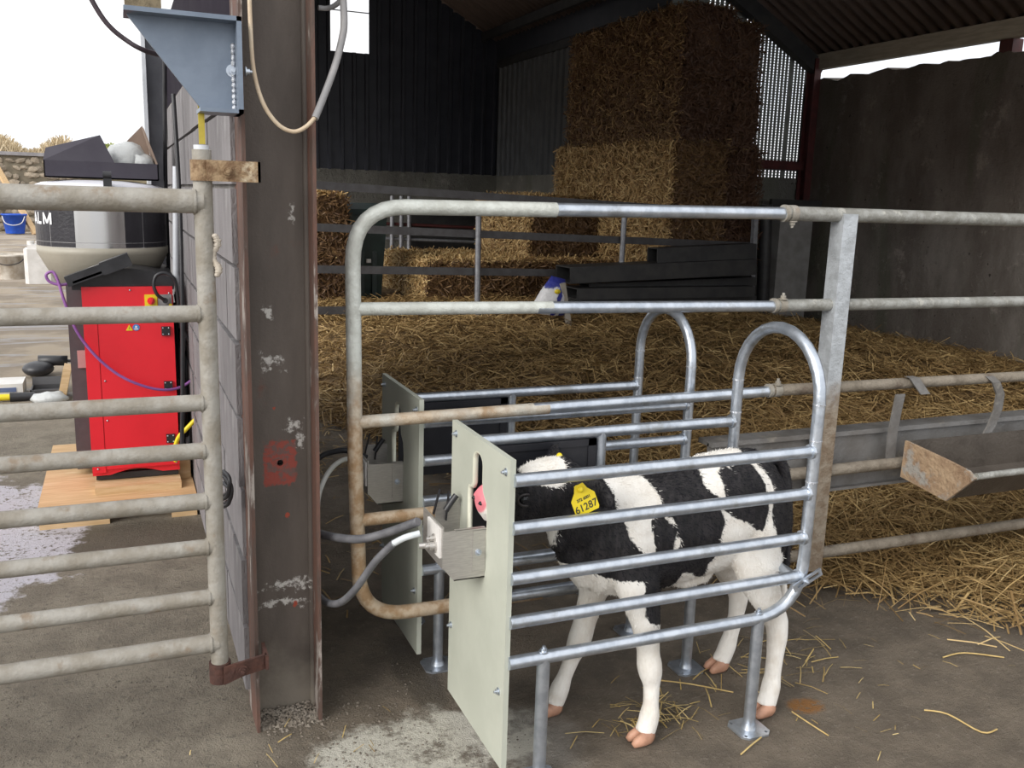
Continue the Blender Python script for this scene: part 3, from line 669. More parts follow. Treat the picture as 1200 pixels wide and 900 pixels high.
# ---- hanging cables round the column
m = MB(); L = smooth([(0.304, 2.320, 1.933), (0.304, 2.320, 1.840), (0.308, 2.315, 1.727), (0.327, 2.310, 1.651), (0.360, 2.310, 1.604), (0.396, 2.310, 1.588), (0.426, 2.310, 1.600), (0.450, 2.315, 1.624)], 5); m.tube(L, .0052, 10)
t = m.build('power_cable', CREAM); tag(t, 'cream cable looping down across the steel column', 'cable')
m = MB(); L = smooth([(0.450, 2.315, 1.622), (0.478, 2.340, 1.679), (0.511, 2.360, 1.758), (0.530, 2.370, 1.821), (0.535, 2.370, 1.855), (0.533, 2.370, 1.910), (0.527, 2.370, 1.968)], 5); m.tube(L, .0088, 12)
o = m.build('grey_sleeve', CONDUIT, t); lab(o, 'grey conduit sleeve on the cable')
m = MB(); m.tube(smooth([(0.482, 2.420, 1.895), (0.503, 2.420, 1.896), (0.520, 2.410, 1.902), (0.535, 2.400, 1.919), (0.542, 2.400, 1.956)], 5), .0065, 10); o = m.build('conduit', CONDUIT); tag(o, 'short grey conduit behind the cable at the column top', 'conduit')
m = MB(); m.tube(smooth([(-0.050, 2.600, 1.927), (-0.030, 2.600, 1.882), (-0.003, 2.600, 1.839), (0.034, 2.600, 1.807), (0.086, 2.600, 1.781), (0.179, 2.700, 1.780)], 5), .0062, 10); o = m.build('overhead_cable', mat('dark_cable', (.05, .035, .045), None, 8, .5)); tag(o, 'dark cable sagging across the sky at top left', 'cable')
m = MB(); m.tube(smooth([(0.242, 4.900, 2.081), (0.227, 5.000, 1.526), (0.222, 5.000, 1.104), (0.221, 5.000, 0.974)], 5), .010, 10); o = m.build('drop_cable', BLACKP); tag(o, 'thick black cable running down the far end of the block wall', 'cable')
m = MB(); m.tube(smooth([(0.234, 4.200, 1.825), (0.239, 4.150, 1.446), (0.232, 4.100, 1.060), (0.221, 4.100, 0.695), (0.205, 4.100, 0.357)], 5), .009, 10); o = m.build('drop_cable', BLACKP); tag(o, 'thin black cable hanging against the block wall behind the gate post', 'cable')
m = MB(); m.tube([(0.254, 4.600, 1.541), (0.235, 4.600, 1.052), (0.250, 4.600, 0.952), (0.261, 4.600, 0.113)], .014, 12); o = m.build('downpipe', GREYP); tag(o, 'pale grey pipe standing between feeder and block wall', 'pipe')

# ---- telescopic gate (right of the column)
GY = 2.45
t = thing('telescopic_gate', 'weathered tubular gate behind the near calf stall with bright inner tubes', 'gate', (1.2, GY, 0))
m = MB(); m.tube(fillet([(1.17, GY, 1.418), (.572, GY, 1.414), (.578, GY, .70), (.592, GY, .235), (1.17, GY, .230)], [.15, .02, .14], 8), .0212, 16)
fr = m.build('frame', GATE, t)
for z0, z1 in ((1.140, 1.134), (.823, .828), (.535, .535)):
    m = MB(); m.tube([(.58, GY, z0), (1.17, GY, z1)], .0182 if z0 > 1 else .0185, 16); m.build('rail', GATE, t)
for z0, z1, x1 in ((1.418, 1.426, 2.02), (1.134, 1.124, 2.0), (.828, .836, 2.02), (.535, .535, 2.05), (.230, .225, 2.1)):
    m = MB(); m.tube([(1.12, GY, z0), (x1, GY, z1)], .0198 if z0 > 1.3 else .0182, 16); lab(m.build('inner_tube', GALV, t), 'bright galvanised sliding tube')

# ---- feed fence to the right
t = thing('feed_fence', 'muddy steel feed fence with box post right of the stalls', 'fence', (2.25, GY, 0))
m = MB(); m.box((2.212, GY - .03, .17), (2.272, GY + .03, 1.43)); m.build('post', POSTM, t)
for z0, z1, x0, r in ((1.426, 1.424, 1.985, .0235), (1.126, 1.118, 1.975, .0205), (.838, .823, 1.985, .020), (.532, .532, 1.80, .0215), (.226, .205, 1.80, .021)):
    m = MB(); m.tube([(x0, GY, z0), (2.3, GY, z0 + (z1 - z0) * .2), (7.42, GY, z1 - (z0 - z1) * .9)], r, 16); rl = m.build('rail', MUDDY if z0 < 1 else GALVD, t)
    if z0 > .8:
        m = MB(); d = -1 if z0 > 1.3 else 1; m.tube([(x0, GY, z0), (x0 + .012, GY, z0)], r * 1.18, 16); m.hexbolt((x0 + .035, GY - .008, z0 + d * r), (0, 0, d), .010, .010); m.tube([(x0 + .022, GY, z0), (x0 + .048, GY, z0)], r * 1.15, 16); m.build('clamp', DIRTY, rl)
m = MB(); m.box((1.80, 2.50, .445), (7.44, 2.508, .655)); m.box((1.80, 2.48, .645), (7.44, 2.56, .662)); m.box((1.8, 2.48, .44), (7.44, 2.53, .45)); m.build('back_plate', BACKP, t)
def flat_bar(pts, w_, th):
    m = MB(); n = len(pts); V = []
    for x, y, z in pts: V += [(x - w_ / 2, y, z), (x + w_ / 2, y, z), (x + w_ / 2, y + th, z), (x - w_ / 2, y + th, z)]
    F = [(0, 1, 2, 3), tuple(4 * n - 4 + q for q in (3, 2, 1, 0))]
    for k_ in range(n - 1): F += [(4 * k_ + q, 4 * k_ + (q + 1) % 4, 4 * k_ + 4 + (q + 1) % 4, 4 * k_ + 4 + q) for q in range(4)]
    m.add(V, F); return m
flat_bar([(2.565, 2.430, 0.798), (2.556, 2.430, 0.726), (2.559, 2.440, 0.637), (2.574, 2.450, 0.543)], .042, .007).build('strap', BACKP, t)
flat_bar([(3.000, 2.430, 0.844), (3.028, 2.420, 0.821), (3.060, 2.420, 0.773), (3.058, 2.420, 0.713), (3.034, 2.420, 0.648), (3.006, 2.420, 0.603)], .042, .007).build('strap', BACKP, t)
flat_bar([(2.606, 2.440, 0.860), (2.611, 2.420, 0.858), (2.634, 2.415, 0.829), (2.663, 2.410, 0.797)], .045, .006).build('strap', BACKP, t)
# trough
t = thing('feed_trough', 'open steel feed trough with rusty end plate on the feed fence', 'trough', (2.6, 2.25, .47))
prof = [(2.415, .625), (2.415, .492), (2.21, .470), (2.112, .579)]
m = MB(); plate(m, [(2.415, .627), (2.418, .490), (2.21, .464), (2.105, .575), (2.135, .594), (2.22, .606), (2.33, .618)], [], 0, 2.595, 2.607); lab(m.build('end_plate', mat('rusty_trough_end', (.36, .255, .16), (.235, .15, .09), 16, .85, 0, .8, 60, c3=(.30, .28, .25), s3=12, t3=(.5, .62)), t), 'orange rusted end plate')
m = MB()
for a, b in zip(prof[:-1], prof[1:]):
    n = Vector((0, b[1] - a[1], -(b[0] - a[0]))).normalized() * .006
    m.add([(2.607, *a), (6.6, *a), (6.6, *b), (2.607, *b), (2.607, a[0] + n.y, a[1] + n.z), (6.6, a[0] + n.y, a[1] + n.z), (6.6, b[0] + n.y, b[1] + n.z), (2.607, b[0] + n.y, b[1] + n.z)], [(0, 1, 2, 3), (4, 5, 6, 7), (0, 1, 5, 4), (2, 3, 7, 6), (1, 2, 6, 5), (3, 0, 4, 7)])
m.build('trough_shell', mat('brown_trough_steel', (.105, .088, .073), (.07, .057, .047), 9, .6, .3, .3), t)
m = MB(); m.tube([(2.607, 2.112, .580), (6.6, 2.112, .576)], .012, 10); m.build('lip', GALVD, t)

# ---- calf feeding stalls
def stall(label, ny, fy, xl, xr, px, dz, legs_near, legs_far, hole_y, first):
    t = thing('calf_feeding_stall', label, 'feeding stall', ((xl + xr) / 2, (ny + fy) / 2, 0), 'calf feeding stalls')
    R = .0166; zs = (.802, .684, .557, .444, .338); zs = tuple(z + dz for z in zs); hz = zs[0]
    # hoop: near upright, arch, far upright, each side bent into the bottom rail
    rad = (fy - ny) / 2; arch = [(xr, ny + rad - rad * math.cos(a), hz + .135 + rad * math.sin(a)) for a in [math.pi * i / 14 for i in range(15)]]
    lowN = fillet([(xl, ny, zs[4]), (xr, ny, zs[4]), (xr, ny, hz + .12)], .16, 8); lowF = fillet([(xr, fy, hz + .12), (xr, fy, zs[4]), (xl, fy, zs[4])], .16, 8)
    m = MB(); m.tube(lowN[:-1] + [Vector((xr, ny, hz))] + [Vector(p) for p in arch] + [Vector((xr, fy, hz))] + lowF[1:], R, 16)
    hp = m.build('hoop_frame', GALV, t)
    m = MB()
    for y in (ny, fy):
        for z in (hz - .0, hz + .10, hz - .115): m.tube([(xr, y, z + .028), (xr, y, z + .032)], R * 1.06, 14)
    stuff(m.build('weld_seams', WELD, hp))
    for y in (ny, fy):
        for z in zs[:4]:
            if z == zs[0] or y == ny or z in zs[3:]:
                m = MB(); m.tube([(xl, y, z), (xr, y, z)], R * .98, 14); m.tube([(xr - R * 1.1, y, z), (xr - R * .6, y, z)], R * 1.25, 14); m.build('side_rail', GALV, t)
    # far side: black rubber sheet held by a short upright
    m = MB(); m.tube([(xl + .42, fy, zs[0]), (xl + .42, fy, zs[2] - .03)], R, 14); m.build('upright', GALV, t)
    m = MB(); m.box((px + .03, fy - .010, zs[2] - .02), (xl + .40, fy - .002, zs[0] - .015)); m.box((xl + .375, fy - .014, zs[2] - .02), (xl + .40, fy - .010, zs[0] - .015)); m.box((px + .03, fy - .014, zs[0] - .035), (xl + .40, fy - .010, zs[0] - .015)); lab(m.build('rubber_panel', RUBBER, t), 'black rubber side panel')
    for y, lx in ((ny, legs_near), (fy, legs_far)):
        for x in lx:
            m = MB(); m.tube([(x, y, .006), (x, y, zs[4])], .0168 if first else .0160, 14); lg = m.build('leg', GALV, t)
            m = MB(); q = .048; c = .016; plate(m, [(x - q, y - q + c), (x - q + c, y - q), (x + q - c, y - q), (x + q, y - q + c), (x + q, y + q - c), (x + q - c, y + q), (x - q + c, y + q), (x - q, y + q - c)], [circ(x - .034, y - .034, .005, 8), circ(x + .034, y - .034, .005, 8), circ(x + .034, y + .034, .005, 8), circ(x - .034, y + .034, .005, 8)], 2, .001, .007); m.tube([(x, y, .006), (x, y, .02)], [.021, .0172], 14)
            m.build('foot_plate', GALV, lg)
            m = MB(); m.hexbolt((x, y, zs[4] + R * .9), (0, 0, 1), .0085, .007); m.build('bolt', GALV, lg)
    # cross bar at the back with slotted latch
    m = MB(); m.tube([(xr - .02, ny + .005, zs[3] - .005), (xr + .005, fy, zs[3] + .0)], R * .9, 14); m.build('cross_bar', GALV, t)
    if first:
        a, b = (1.657, 1.862, 0.421), (1.746, 1.862, 0.461); a, b = Vector(a), Vector(b); d = (b - a).normalized(); u = Vector((-d.z, 0, d.x)); w_ = .011
        outl = [a - u * w_, b - u * w_, b + u * w_, a + u * w_]; c1 = a + d * .012; c2 = a + d * .034; c3 = a + d * .05; c4_ = b - d * .008
        sl = lambda p, q: [((v + u * k_ * .0045).x, (v + u * k_ * .0045).z) for v, k_ in ((p, -1), (q, -1), (q, 1), (p, 1))]
        m = MB(); plate(m, [(v.x, v.z) for v in outl], [sl(c1, c2), sl(c3, c4_)], 1, 1.858, 1.864); m.hexbolt(a + d * .042 + Vector((0, -.004, 0)), (0, -1, 0), .006, .005); m.build('latch', GALV, t)
    # feeding panel with keyhole opening
    th = .014; y0, y1 = ny, fy + .055 if first else fy + .09; zb = .05 + (0 if first else .0); zt = .852 if first else .860
    hy = hole_y
    key = [(hy - .062, .60 + dz), (hy - .068, .66 + dz), (hy - .060, .70 + dz), (hy - .036, .722 + dz), (hy - .030, .745 + dz), (hy - .030, .788 + dz)] + [(hy + .006 - .036 * math.cos(a), .788 + dz + .028 * math.sin(a)) for a in [math.pi * i / 8 for i in range(1, 8)]] + [(hy + .042, .788 + dz), (hy + .042, .724 + dz), (hy + .047, .714 + dz), (hy + .066, .710 + dz), (hy + .072, .702 + dz), (hy + .074, .68 + dz), (hy + .072, .56 + dz), (hy - .055, .56 + dz)]
    m = MB(); plate(m, [(y0, zb), (y1, zb), (y1, zt), (y0, zt)], [key], 0, px, px + th)
    pn = lab(m.build('feeding_panel', HDPE, t), 'pale green plastic feeding panel with keyhole opening')
    lip = [(p[0], p[1]) for p in key]; m = MB(); L = [(px + th / 2, p[0], p[1]) for p in key] ; m.tube(L + [L[0]], th * .54, 8); m.build('opening_rim', mat('smooth_panel_edge', (.70, .70, .58), None, 5, .35) if first else bpy.data.materials['smooth_panel_edge'], pn)
    for y, z in ((y0 + .025, zt - .035), (y1 - .035, zt - .03), (y0 + .03, .25), (y1 - .02, .26)):
        m = MB(); m.hexbolt((px, y, z), (-1, 0, 0), .0065, .006); m.build('bolt', GALV, pn)
    # stainless teat box on the outer face
    bx0 = px - .110; by0, by1 = hy - .060, hy + .13; z0, z1 = .505 + dz, .637 + dz
    bt = MB(); bt.prism([(bx0 + .028, z0), (px, z0), (px, z1), (bx0, z1), (bx0, z0 + .035)], 1, by0, by0 + .003); bt.box((bx0 + .04, by1, z0 + .045), (px, by1 + .003, z1 + .01)); bt.box((px - .035, by0 - .004, z0 + .02), (px - .001, by0, z1 - .004)); bt.box((bx0 + .028, by0, z0), (px, by1, z0 + .003))
    bt.box((bx0 + .03, by0 - .003, z1 - .003), (px, by0 + .012, z1))
    box = lab(bt.build('teat_box', STAIN, t), 'stainless steel teat box')
    e = MB(); e.box((bx0 - .003, by0, z0 + .035), (bx0, by1 - .03, z1 + .012)); lab(e.build('end_plate', STAIN, box), 'small stainless end plate')
    e = MB(); e.box((bx0 - .008, by0 + .012, z0 + .06), (bx0 - .003, by0 + .11, z1 + .004)); lab(e.build('nozzle_plate', WHITE, box), 'white plastic nozzle plate')
    e = MB(); e.hexbolt((bx0 - .008, by0 + .045, z0 + .082), (-1, 0, 0), .012, .012); e.hexbolt((bx0 - .008, by0 + .05, z0 + .10), (-1, 0, 0), .008, .01); e.tube([(bx0 - .01, by0 + .05, z0 + .082), (bx0 - .045, by0 + .06, z0 + .08)], .008, 12); e.build('hose_fitting', STAIN, box)
    e = MB(); e.hexbolt((px - .02, by0 - .004, z0 + .07), (0, -1, 0), .006, .006); e.build('bolt', GALV, box)
    e = MB(); e.box((bx0 + .04, by1 - .01, z1 - .02), (bx0 + .043, by1, z1 + .05), Matrix.Rotation(.25, 3, 'Y')); e.box((bx0 + .07, by1 - .01, z1 - .04), (bx0 + .073, by1, z1 + .04), Matrix.Rotation(.1, 3, 'Y')); e.tube(smooth([(px - .045, by1 - .012, z1 - .01), (px - .030, by1 - .012, z1 + .012), (px - .016, by1 - .012, z1 + .030)], 4), .0085, 10); e.build('sensor_cable', BLACKP, box)
    return t
stall('near galvanised calf feeding stall holding the calf', 1.885, 2.24, .82, 1.703, .810, 0, (.915, 1.565), (.90, 1.59), 2.09, True)
stall('empty galvanised calf feeding stall behind the gate', 2.52, 2.85, .80, 1.722, .786, -.012, (.855, 1.548), (.86, 1.56), 2.745, False)

# hoses to the boxes
def hose(name, pts, r, m, label, rib=True, n=10):
    b = MB(); L = smooth(pts, 8)
    if rib:
        L2 = []; rs = []
        tot = 0; res = []
        for i in range(len(L) - 1):
            seg = (L[i + 1] - L[i]).length; k = max(1, int(seg / .0035))
            for j in range(k): res.append(L[i].lerp(L[i + 1], j / k))
        res.append(L[-1]); b.tube(res, [r * (1 if i % 2 else .84) for i in range(len(res))], n)
    else: b.tube(L, r, n)
    o = b.build(name, m); return tag(o, label, 'hose')
hose('corrugated_hose', [(0.465, 2.500, 0.500), (0.491, 2.400, 0.518), (0.546, 2.280, 0.546), (0.605, 2.200, 0.587), (0.655, 2.100, 0.646)], .0120, HOSE, 'upper grey corrugated hose running to the near teat box')
hose('corrugated_hose', [(0.467, 2.520, 0.315), (0.477, 2.400, 0.328), (0.496, 2.300, 0.362), (0.520, 2.220, 0.429), (0.561, 2.160, 0.528), (0.599, 2.120, 0.589)], .0105, HOSE, 'lower grey corrugated hose bending up to the near teat box')
hose('clear_tube', [(0.597, 2.120, 0.587), (0.620, 2.100, 0.607), (0.657, 2.090, 0.618)], .0085, TRANS, 'short clear tube joining hose and teat box', False)
hose('white_hose', [(0.484, 2.520, 0.553), (0.494, 2.540, 0.597), (0.527, 2.580, 0.641), (0.575, 2.640, 0.656), (0.626, 2.700, 0.643), (0.684, 2.740, 0.599)], .0075, mat('pale_hose', (.50, .50, .47), None, 8, .5), 'pale hose arching from the column to the far teat box', False)
hose('black_hose', [(0.490, 2.700, 0.628), (0.558, 2.780, 0.641), (0.641, 2.850, 0.629), (0.704, 2.820, 0.609)], .009, BLACKP, 'black hose behind the pale hose', False)

# ---- red milk feeder on its pallet
t = thing('pallet', 'plywood pallet under the red milk feeder', 'pallet', (-.03, 4.5, 0))
MB().box((-.375, 4.17, .082), (.262, 5.2, .104)).build('deck_board', PLY, t)
for x0, x1 in ((-.375, -.10), (.155, .262)):
    for y in (4.175, 4.65, 5.08): MB().box((x0, y, .0), (x1, y + .11, .082)).build('pallet_block', TIMB, t)
MB().box((-.24, 4.75, .104), (-.13, 4.95, .155)).build('wedge', PLY, t)
MB().box((-.155, 4.27, .104), (.205, 4.40, .135)).build('bearer', TIMB, t)
MB().box((.2, 4.42, .104), (.255, 4.9, .19)).build('bearer', TIMB, t)
t = thing('milk_feeder', 'red and black automatic calf milk feeder with round stainless hopper', 'feeder', (.02, 4.6, .135))
FY = 4.35
m = MB(); m.box((-.235, 4.60, .135), (.205, 5.18, 1.0)); m.build('body', DARKG, t)
m = MB(); m.prism([(-.163, 1.015), (-.163, .165), (-.09, .165)] + [(-.09 + .22 * i / 10, .165 + .022 * math.sin(math.pi * i / 10)) for i in range(1, 10)] + [(.13, .165), (.205, .165), (.205, 1.015)], 1, FY + .012, 4.60); m.build('cabinet_shell', RED, t)
MB().box((-.150, FY + .03, .140), (.20, FY + .06, .168)).build('plinth', BLACKP, t)
def panel(name, x0, x1, z0, z1, mtl=RED, bev=.004, y=FY, d=.014):
    return MB().prism([(x0 + bev, z0), (x1 - bev, z0), (x1, z0 + bev), (x1, z1 - bev), (x1 - bev, z1), (x0 + bev, z1), (x0, z1 - bev), (x0, z0 + bev)], 1, y, y + d).build(name, mtl, t)
panel('switch_panel', -.163, .205, .892, 1.015)
panel('side_panel', -.163, -.108, .18, .888)
dr = panel('door', -.105, .205, .195, .888)
for z in (.817, .568, .321):
    m = MB(); m.box((.152, FY - .012, z - .020), (.188, FY, z + .020))
    hg = m.build('hinge', BLACKP, dr); 
m = MB()
for z in (.817, .568, .321):
    for dx in (.158, .182):
        for dz in (-.014, .014): m.ball((dx, FY - .012, z + dz), .0035, 6)
for x, z in ((-.09, .42), (-.09, .60), (.03, 1.0), (.19, .985), (-.14, .20), (.19, .205)): m.ball((x, FY - .001, z), .0045, 6)
stuff(m.build('screws', GALV, t))
m = MB(); m.box((.088, FY - .006, 0.926), (.140, FY, 0.980)); sw = lab(m.build('main_switch', YEL, t), 'yellow and red main switch')
m = MB(); m.tube([(.114, FY - .006, 0.953), (.114, FY - .018, 0.953)], .016, 14); m.box((.109, FY - .028, 0.939), (.119, FY - .016, 0.967), Matrix.Rotation(.4, 3, 'Y')); m.build('switch_knob', RED, sw)
m = MB(); m.box((.143, FY - .004, 0.926), (.200, FY, 0.980)); m.tube([(.172, FY - .004, 0.955), (.172, FY - .012, 0.955)], .020, 16); so_ = m.build('socket', CONDUIT, t)
m = MB(); m.tube([(.172, FY - .012, 0.955), (.172, FY - .03, 0.955)], .012, 12); m.build('plug', BLACKP, so_)
m = MB(); m.tube([(.194, FY - .004, 0.933), (.194, FY - .010, 0.933)], .007, 10); lab(m.build('indicator', YEL, t), 'small amber indicator')
m = MB(); m.prism([(.006, 0.822), (.034, 0.822), (.020, 0.848)], 1, FY - .002, FY); lab(m.build('warning_sticker', YEL, dr), 'yellow triangular warning sticker')
m = MB(); m.prism([(.019, 0.828), (.021, 0.828), (.0205, 0.840), (.0195, 0.840)], 1, FY - .003, FY - .0015); m.build('warning_mark', INK, dr)
m = MB(); m.prism(circ(.048, 0.835, .0145), 1, FY - .002, FY); lab(m.build('mandatory_sticker', mat('blue_sign_print', (.08, .25, .62), None, 5, .4), dr), 'round blue sign sticker')
m = MB(); m.prism(circ(.048, 0.838, .005, 8), 1, FY - .003, FY - .0015); m.box((.040, FY - .003, 0.826), (.056, FY - .0015, 0.831)); m.build('mandatory_mark', WINK, dr)
m = MB(); m.box((-.205, 4.585, .62), (-.158, 4.60, .70)); m.build('label_plate', mat('pinkish_label', (.42, .27, .26), None, 5, .5), t)
# arched black hood
m = MB(); arc = [(-.20 + .42 * i / 14, 1.018 + .075 * math.sin(math.pi * (.12 + .76 * i / 14))) for i in range(15)]
m.prism([(-.20, 1.0)] + arc + [(.212, 1.0)], 1, FY + .02, 5.15, True); m.build('hood', BLACKP, t)
HC = (-.072, 4.86)
def hop_mat():
    k = NT('polished_stainless_hopper'); k.bump(k.noise(k.pos((40, 40, 1)), 3, 4), .05, .004); return k.set((.60, .59, .58, 1), .22, 1.0)
m = MB(); m.lathe(HC, [(.285, 1.165), (.285, 1.43)], 64, False); m.build('hopper', hop_mat(), t)
m = MB(); m.lathe(HC, [(.20, .99), (.215, .99), (.289, 1.135), (.289, 1.165), (.283, 1.165)], 64, False); lab(m.build('hopper_cone', mat('beige_hopper_cone', (.36, .33, .27), (.32, .295, .24), 5, .45), t), 'beige cone and rim under the hopper')
m = MB(); m.lathe(HC, [(.290, 1.425), (.291, 1.436), (.25, 1.452), (.15, 1.466), (.001, 1.470)], 64, False); ld = m.build('lid', mat('white_lid', (.80, .80, .86), (.72, .72, .78), 4, .35), t)
m = MB(); m.box((-.055, 4.565, 1.425), (-.020, 4.60, 1.50)); m.tube([(-.02, 4.575, 1.49), (-.055, 4.575, 1.49)], .018, 10); m.build('lid_handle', BLACKP, t)
DECAL = mat('black_decal', (.018, .017, .022), (.03, .028, .035), 3, .3)
def wrap(ang, z, r): return (HC[0] + r * math.sin(ang), HC[1] - r * math.cos(ang), z)
m = MB()
for a0, a1 in ((-96, -23), (20, 100)):
    n = 14; m = MB()
    for i in range(n):
        p, q = math.radians(a0 + (a1 - a0) * i / n), math.radians(a0 + (a1 - a0) * (i + 1) / n)
        m.add([wrap(p, 1.168, .2865), wrap(q, 1.168, .2865), wrap(q, 1.424, .2865), wrap(p, 1.424, .2865)], [(0, 1, 2, 3)], True)
    m.build('decal', DECAL, t)
m = MB()
def stroke(x0, z0, x1, z1, w_=.012):
    """one flat pen stroke wrapped on the hopper"""
    d = Vector((x1 - x0, z1 - z0)); n_ = Vector((-d.y, d.x)).normalized() * w_ / 2
    q = [(x0 - n_.x, z0 - n_.y), (x1 - n_.x, z1 - n_.y), (x1 + n_.x, z1 + n_.y), (x0 + n_.x, z0 + n_.y)]
    m.add([wrap(math.radians(-61) + x / .288, 1.292 + z, .2885) for x, z in q], [(0, 1, 2, 3)])
for a_ in ((-.085, -.026, -.064, .026), (-.064, .026, -.043, -.026), (-.077, -.010, -.051, -.010), (-.026, -.026, -.026, .026), (-.029, -.021, .004, -.021), (.024, -.026, .024, .026), (.024, .024, .048, -.020), (.048, -.020, .072, .024), (.072, -.026, .072, .026)): stroke(*a_)
lab(m.build('lettering', WINK, t), 'white letters ALM')
m = MB(); 
for a in (-48.5, 37): m.add([wrap(math.radians(a), 1.168, .2872), wrap(math.radians(a + .5), 1.168, .2872), wrap(math.radians(a + .5), 1.424, .2872), wrap(math.radians(a), 1.424, .2872)], [(0, 1, 2, 3)])
m.lathe(HC, [(.2868, 1.188), (.2868, 1.190)], 64, False); m.build('hopper_seam', CONDUIT, t)
# hand terminal leaning on the hood
t2 = thing('control_terminal', 'black hand terminal lying across the feeder hood', 'terminal', (-.1, 4.4, 1.0))
a, b = Vector((-0.217, 4.340, 1.040)), Vector((0.036, 4.340, 1.138))
m = MB(); m.bar(a, a.lerp(b, .62), .06, .045); m.bar(a.lerp(b, .55), b, .07, .055); m.build('case', BLACKP, t2)
m = MB(); m.bar(a.lerp(b, .1) + Vector((0, -.024, -.012)), a.lerp(b, .55) + Vector((0, -.024, -.012)), .012, .010); m.bar(a.lerp(b, .6) + Vector((0, -.03, -.006)), b.lerp(a, .05) + Vector((0, -.03, -.006)), .006, .014); m.build('clip_rail', CONDUIT, t2)
m = MB(); m.bar(a.lerp(b, .6) + Vector((0, 0, .020)), b.lerp(a, .03) + Vector((0, 0, .020)), .052, .006); lab(m.build('screen', mat('dusty_pink_screen', (.36, .28, .28), None, 5, .3), t2), 'dull pinkish screen')
m = MB(); L = smooth([(-0.184, 4.340, 1.040), (-0.237, 4.330, 1.027), (-0.281, 4.330, 1.041), (-0.292, 4.330, 1.070), (-0.266, 4.330, 1.081), (-0.248, 4.320, 1.042), (-0.227, 4.310, 0.953), (-0.188, 4.300, 0.832), (-0.121, 4.300, 0.723), (-0.030, 4.300, 0.632), (0.072, 4.300, 0.577), (0.160, 4.310, 0.555), (0.234, 4.340, 0.564), (0.286, 4.370, 0.604), (0.302, 4.400, 0.678)], 5); m.tube(L, .0062, 10); o = m.build('purple_hose', PURPLE); tag(o, 'thin purple hose sagging across the red feeder front', 'hose')
m = MB(); m.tube(smooth([(0.166, 4.320, 0.960), (0.139, 4.300, 0.985), (0.127, 4.300, 1.027), (0.139, 4.300, 1.067), (0.174, 4.300, 1.078), (0.212, 4.300, 1.052), (0.224, 4.320, 0.982), (0.235, 4.360, 0.843), (0.278, 4.400, 0.738), (0.305, 4.420, 0.626), (0.279, 4.400, 0.566)], 5), .0075, 10); o = m.build('mains_lead', BLACKP); tag(o, 'black mains lead curling out of the feeder socket', 'cable')
m = MB()
r = random.Random(6)
for dx in range(14):
    a = r.uniform(0, .045); m.tube(smooth([(.212 + a, 4.70 + r.uniform(0, .2), r.uniform(.6, 1.0)), (.218 + a, 4.55, r.uniform(.5, .75)), (.214 + a, 4.46 + r.uniform(0, .1), r.uniform(.35, .55)), (.216 + a, 4.6, r.uniform(.2, .35)), (.215 + a, 4.7, .13)], 5), r.uniform(.006, .013), 8)
o = m.build('hose_bundle', BLACKP); tag(o, 'tangle of black hoses between feeder and block wall', 'hose', kind='stuff')
m = MB(); m.tube(smooth([(0.323, 4.250, 0.452), (0.286, 4.250, 0.435), (0.233, 4.250, 0.383), (0.199, 4.260, 0.343), (0.183, 4.280, 0.283), (0.186, 4.310, 0.222)], 5), .0095, 10); o = m.build('yellow_hose', YEL); tag(o, 'bright yellow hose curving behind the gate post', 'hose')
m = MB()
for q_ in range(4): m.tube(smooth([(p_[0] + .004 * math.sin(q_ * 2), p_[1] - .004 * q_, p_[2] + .012 * q_) for p_ in [(0.225, 2.470, 0.675), (0.235, 2.440, 0.669), (0.237, 2.430, 0.653), (0.233, 2.440, 0.626), (0.223, 2.470, 0.608)]], 5), .0055, 8)
o = m.build('cable_bunch', BLACKP); tag(o, 'black cables poking through the block wall low down', 'cable')
# open carton on the lid
t = thing('cardboard_box', 'black open cardboard box with plastic inside on the hopper lid', 'box', (-.06, 4.9, 1.474))
z0, z1 = 1.474, 1.550; x0, x1 = -.300, .185; y0, y1 = 4.74, 5.06
MB().box((x0, y0, z0), (x1, y1, z0 + .006)).build('base', CARD, t)
for a, b in (((x0, y0, z0), (x1, y0 + .005, z1)), ((x0, y1 - .005, z0), (x1, y1, z1)), ((x0, y0, z0), (x0 + .005, y1, z1)), ((x1 - .005, y0, z0), (x1, y1, z1))): MB().box(a, b).build('side', CARD, t)
m = MB(); m.add([(x0, y0, z1), (x1 - .19, y0, z1), (x1 - .245, y0 + .03, z1 + .122), (x0 + .01, y0 + .04, z1 + .055), (x0, y0 + .005, z1), (x1 - .19, y0 + .005, z1), (x1 - .245, y0 + .035, z1 + .122), (x0 + .01, y0 + .045, z1 + .055)], [(0, 1, 2, 3), (7, 6, 5, 4), (0, 4, 5, 1), (1, 5, 6, 2), (2, 6, 7, 3), (3, 7, 4, 0)]); m.build('flap', CARD, t)
m = MB(); m.add([(x1 - .01, y0 + .05, z1), (x1 - .01, y1, z1), (x1 - .06, y1, z1 + .18), (x1 - .06, y0 + .10, z1 + .17), (x1, y0 + .05, z1), (x1, y1, z1), (x1 - .055, y1, z1 + .18), (x1 - .055, y0 + .10, z1 + .17)], [(0, 1, 2, 3), (7, 6, 5, 4), (0, 4, 5, 1), (1, 5, 6, 2), (2, 6, 7, 3), (3, 7, 4, 0)])
m.add([(x1 - .15, y1 - .02, z1 + .09), (x1 - .02, y1 - .02, z1 + .02), (x1 - .055, y1 - .02, z1 + .19), (x1 - .15, y1 - .016, z1 + .09), (x1 - .02, y1 - .016, z1 + .02), (x1 - .055, y1 - .016, z1 + .19)], [(0, 1, 2), (5, 4, 3), (0, 3, 4, 1), (1, 4, 5, 2), (2, 5, 3, 0)]); lab(m.build('flap', BROWNC, t), 'brown inside of the raised flap')
